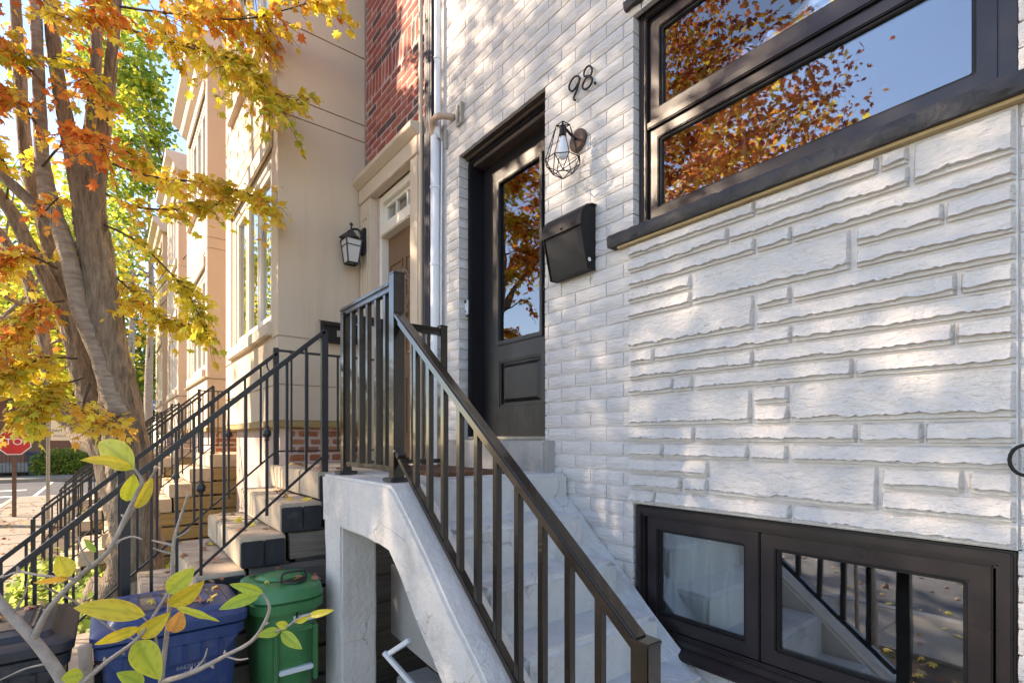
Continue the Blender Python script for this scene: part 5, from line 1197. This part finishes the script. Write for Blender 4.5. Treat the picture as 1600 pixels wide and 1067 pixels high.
twig([(256, 1064, 1.02), (300, 1050, 0.98), (352, 1024, 0.95), (392, 1002, 0.94), (412, 975, 0.93), (421, 948, 0.93), (410, 926, 0.93)], [5, 4.5, 4, 3.6, 3, 2.6, 1.8])
twig([(398, 996, 0.94), (425, 988, 0.94), (446, 980, 0.93), (466, 966, 0.93), (486, 960, 0.93)], [2.6, 2.2, 2, 1.6, 1.2])
twig([(246, 1010, 1.02), (240, 985, 1.0), (225, 965, 0.99), (212, 955, 0.98)], [2.4, 2, 1.7, 1.3])
twig([(132, 1008, 1.06), (134, 1040, 1.06), (137, 1120, 1.06), (150, 1500, 1.05), (160, 2000, 1.04)], [11, 11, 11, 12, 14], 'pruned_stem')
def bud(px, py, d, dx, dy, L=9):
    a = P(px, py, d); b = P(px + dx * L, py + dy * L, d); mb = MB(); limb(mb, [a, a.lerp(b, 0.5), b], [2.4 * d / F, 2.6 * d / F, 0.6 * d / F], r, n=7, k=3); mb.build('bud', 'twig', sb, smooth=True)
for q in ((74, 955, .99, -.8, -.4), (118, 905, .98, .6, -.8), (140, 884, .97, -.6, -.8), (180, 848, .97, .9, -.2), (196, 808, .97, -.8, -.5), (242, 735, 1.0, .5, -.9), (165, 1035, 1.0, -.2, -1), (190, 1016, 1., .5, .8), (268, 905, 1.02, -.8, -.6), (262, 980, 1.02, .8, -.5), (292, 778, 1.02, .4, -.9), (300, 1050, .98, -.1, -1), (352, 1024, .95, -.1, -1), (330, 1036, .96, .4, .9), (412, 975, .93, .9, -.3), (30, 893, .98, -.3, -1), (8, 900, .99, -.9, .2), (60, 1008, 1., .8, -.6), (28, 968, 1., -.7, .7)): bud(*q)
for q in ([(140, 886, .975), (128, 862, .98), (122, 838, .985)], [(182, 846, .97), (205, 838, .96), (222, 842, .955)], [(300, 1050, .98), (318, 1030, .98), (324, 1012, .985)], [(352, 1024, .95), (372, 1030, .94), (388, 1028, .93)], [(20, 958, 1.), (38, 930, .99), (44, 905, .985)], [(80, 1035, 1.), (40, 1044, 1.01), (0, 1062, 1.02)]): twig(q, [2.4, 1.8, 1.1], 'twig')
def ovate(base, tip, wd, d0, d1, c, c2, droop=0.15, roll=0.0, fold=0.35):
    b = P(base[0], base[1], d0); t = P(tip[0], tip[1], d1); ax = t - b; L = ax.length; ax.normalize()
    view = (CAM - (b + t) / 2).normalized(); side = ax.cross(view).normalized(); nv = side.cross(ax).normalized()
    if roll: 
        side, nv = side * math.cos(roll) + nv * math.sin(roll), nv * math.cos(roll) - side * math.sin(roll)
    W = wd * (d0 + d1) / 2 / F; vs = []; fs = []; cs = []; n = 12; m = 8
    for i in range(n + 1):
        u = i / n; wdt = W * (math.sin(math.pi * u ** 0.85) ** 0.75 * 0.98 if 0 < u < 1 else 0.02) * (1 - 0.18 * u) + W * 0.01
        ce = b + ax * (L * u) - nv * (droop * L * (u - 0.4) ** 2) + side * (0.04 * L * math.sin(u * 2.6))
        for j in range(m + 1):
            s = (j / m - 0.5) * 2
            wave = 0.02 * L * math.sin(u * 16 + s) * abs(s) * 0.5
            vs.append(ce + side * (s * wdt / 2) + nv * (fold * abs(s) * wdt * 0.35 + wave))
            vein = abs(s) < 0.05 or (math.sin((u - abs(s) * 0.18) * 40) > 0.86)
            edge = abs(s) ** 2 * 0.45 + 0.35 * max(0, noise.noise(Vector((u * 4 + base[0], s * 2, base[1] * .1)))) + 0.1 * u
            k = min(1, max(0, edge)); cc = [c[q] * (1 - k) + c2[q] * k for q in range(3)]
            if vein: cc = [x * 0.78 for x in cc]
            cs += [*cc, 1]
    for i in range(n):
        for j in range(m): q = i * (m + 1) + j; fs.append((q, q + 1, q + m + 2, q + m + 1))
    off = wloc(sb); me = bpy.data.meshes.new('leaf'); me.from_pydata([tuple(v - off) for v in vs], [], fs)
    at = me.color_attributes.new('Col', 'FLOAT_COLOR', 'POINT'); at.data.foreach_set('color', cs); me.materials.append(MATS['shrub_leaf'])
    me.polygons.foreach_set('use_smooth', [True] * len(me.polygons)); link_mesh('leaf', me, sb)
yg = (0.52, 0.55, 0.05); ye = (0.72, 0.58, 0.05); yo = (0.74, 0.42, 0.05); gr = (0.36, 0.48, 0.06); og = (0.70, 0.33, 0.10)
ovate((209, 731), (150, 690), 46, 0.96, 0.98, yg, ye, roll=0.2); ovate((205, 728), (126, 718), 24, 0.96, 0.9, ye, yo, roll=-0.7)
ovate((197, 783), (208, 741), 27, 0.97, 0.96, yg, ye); ovate((212, 794), (236, 746), 24, 0.98, 0.99, ye, yo, roll=0.3)
ovate((107, 902), (90, 868), 30, 0.97, 0.97, ye, ye); ovate((108, 903), (53, 912), 12, 0.97, 0.93, yo, og, roll=0.5)
ovate((226, 960), (111, 951), 36, 0.98, 0.95, ye, yo, droop=0.2); ovate((261, 926), (302, 886), 34, 0.97, 0.99, yg, ye, roll=0.25)
ovate((263, 947), (316, 908), 30, 0.97, 0.95, ye, yo, roll=-0.3); ovate((275, 947), (343, 966), 14, 0.99, 0.97, yg, ye, roll=0.6)
ovate((215, 995), (262, 957), 30, 0.99, 0.97, ye, yo); ovate((268, 988), (282, 954), 28, 1.0, 0.98, og, yo)
ovate((218, 980), (148, 1009), 22, 0.99, 0.95, ye, yo, roll=0.5); ovate((214, 1000), (252, 1058), 44, 0.98, 0.95, yg, ye, roll=0.1)
ovate((411, 926), (358, 914), 18, 0.93, 0.91, gr, yg, roll=0.3); ovate((405, 929), (342, 953), 22, 0.93, 0.90, gr, yg)
ovate((438, 985), (402, 994), 17, 0.94, 0.92, gr, yg); ovate((440, 986), (472, 1012), 20, 0.94, 0.92, gr, yg)
ovate((482, 961), (521, 951), 13, 0.93, 0.92, ye, ye, roll=0.3); ovate((450, 979), (431, 974), 14, 0.93, 0.92, yg, ye); ovate((462, 972), (484, 962), 9, 0.93, 0.92, ye, ye)
ovate((130, 1054), (95, 1061), 26, 1.0, 0.98, yg, ye); ovate((224, 1070), (182, 1052), 26, 1.0, 0.97, gr, yg); ovate((150, 862), (130, 842), 12, 0.97, 0.97, gr, yg, roll=0.6)
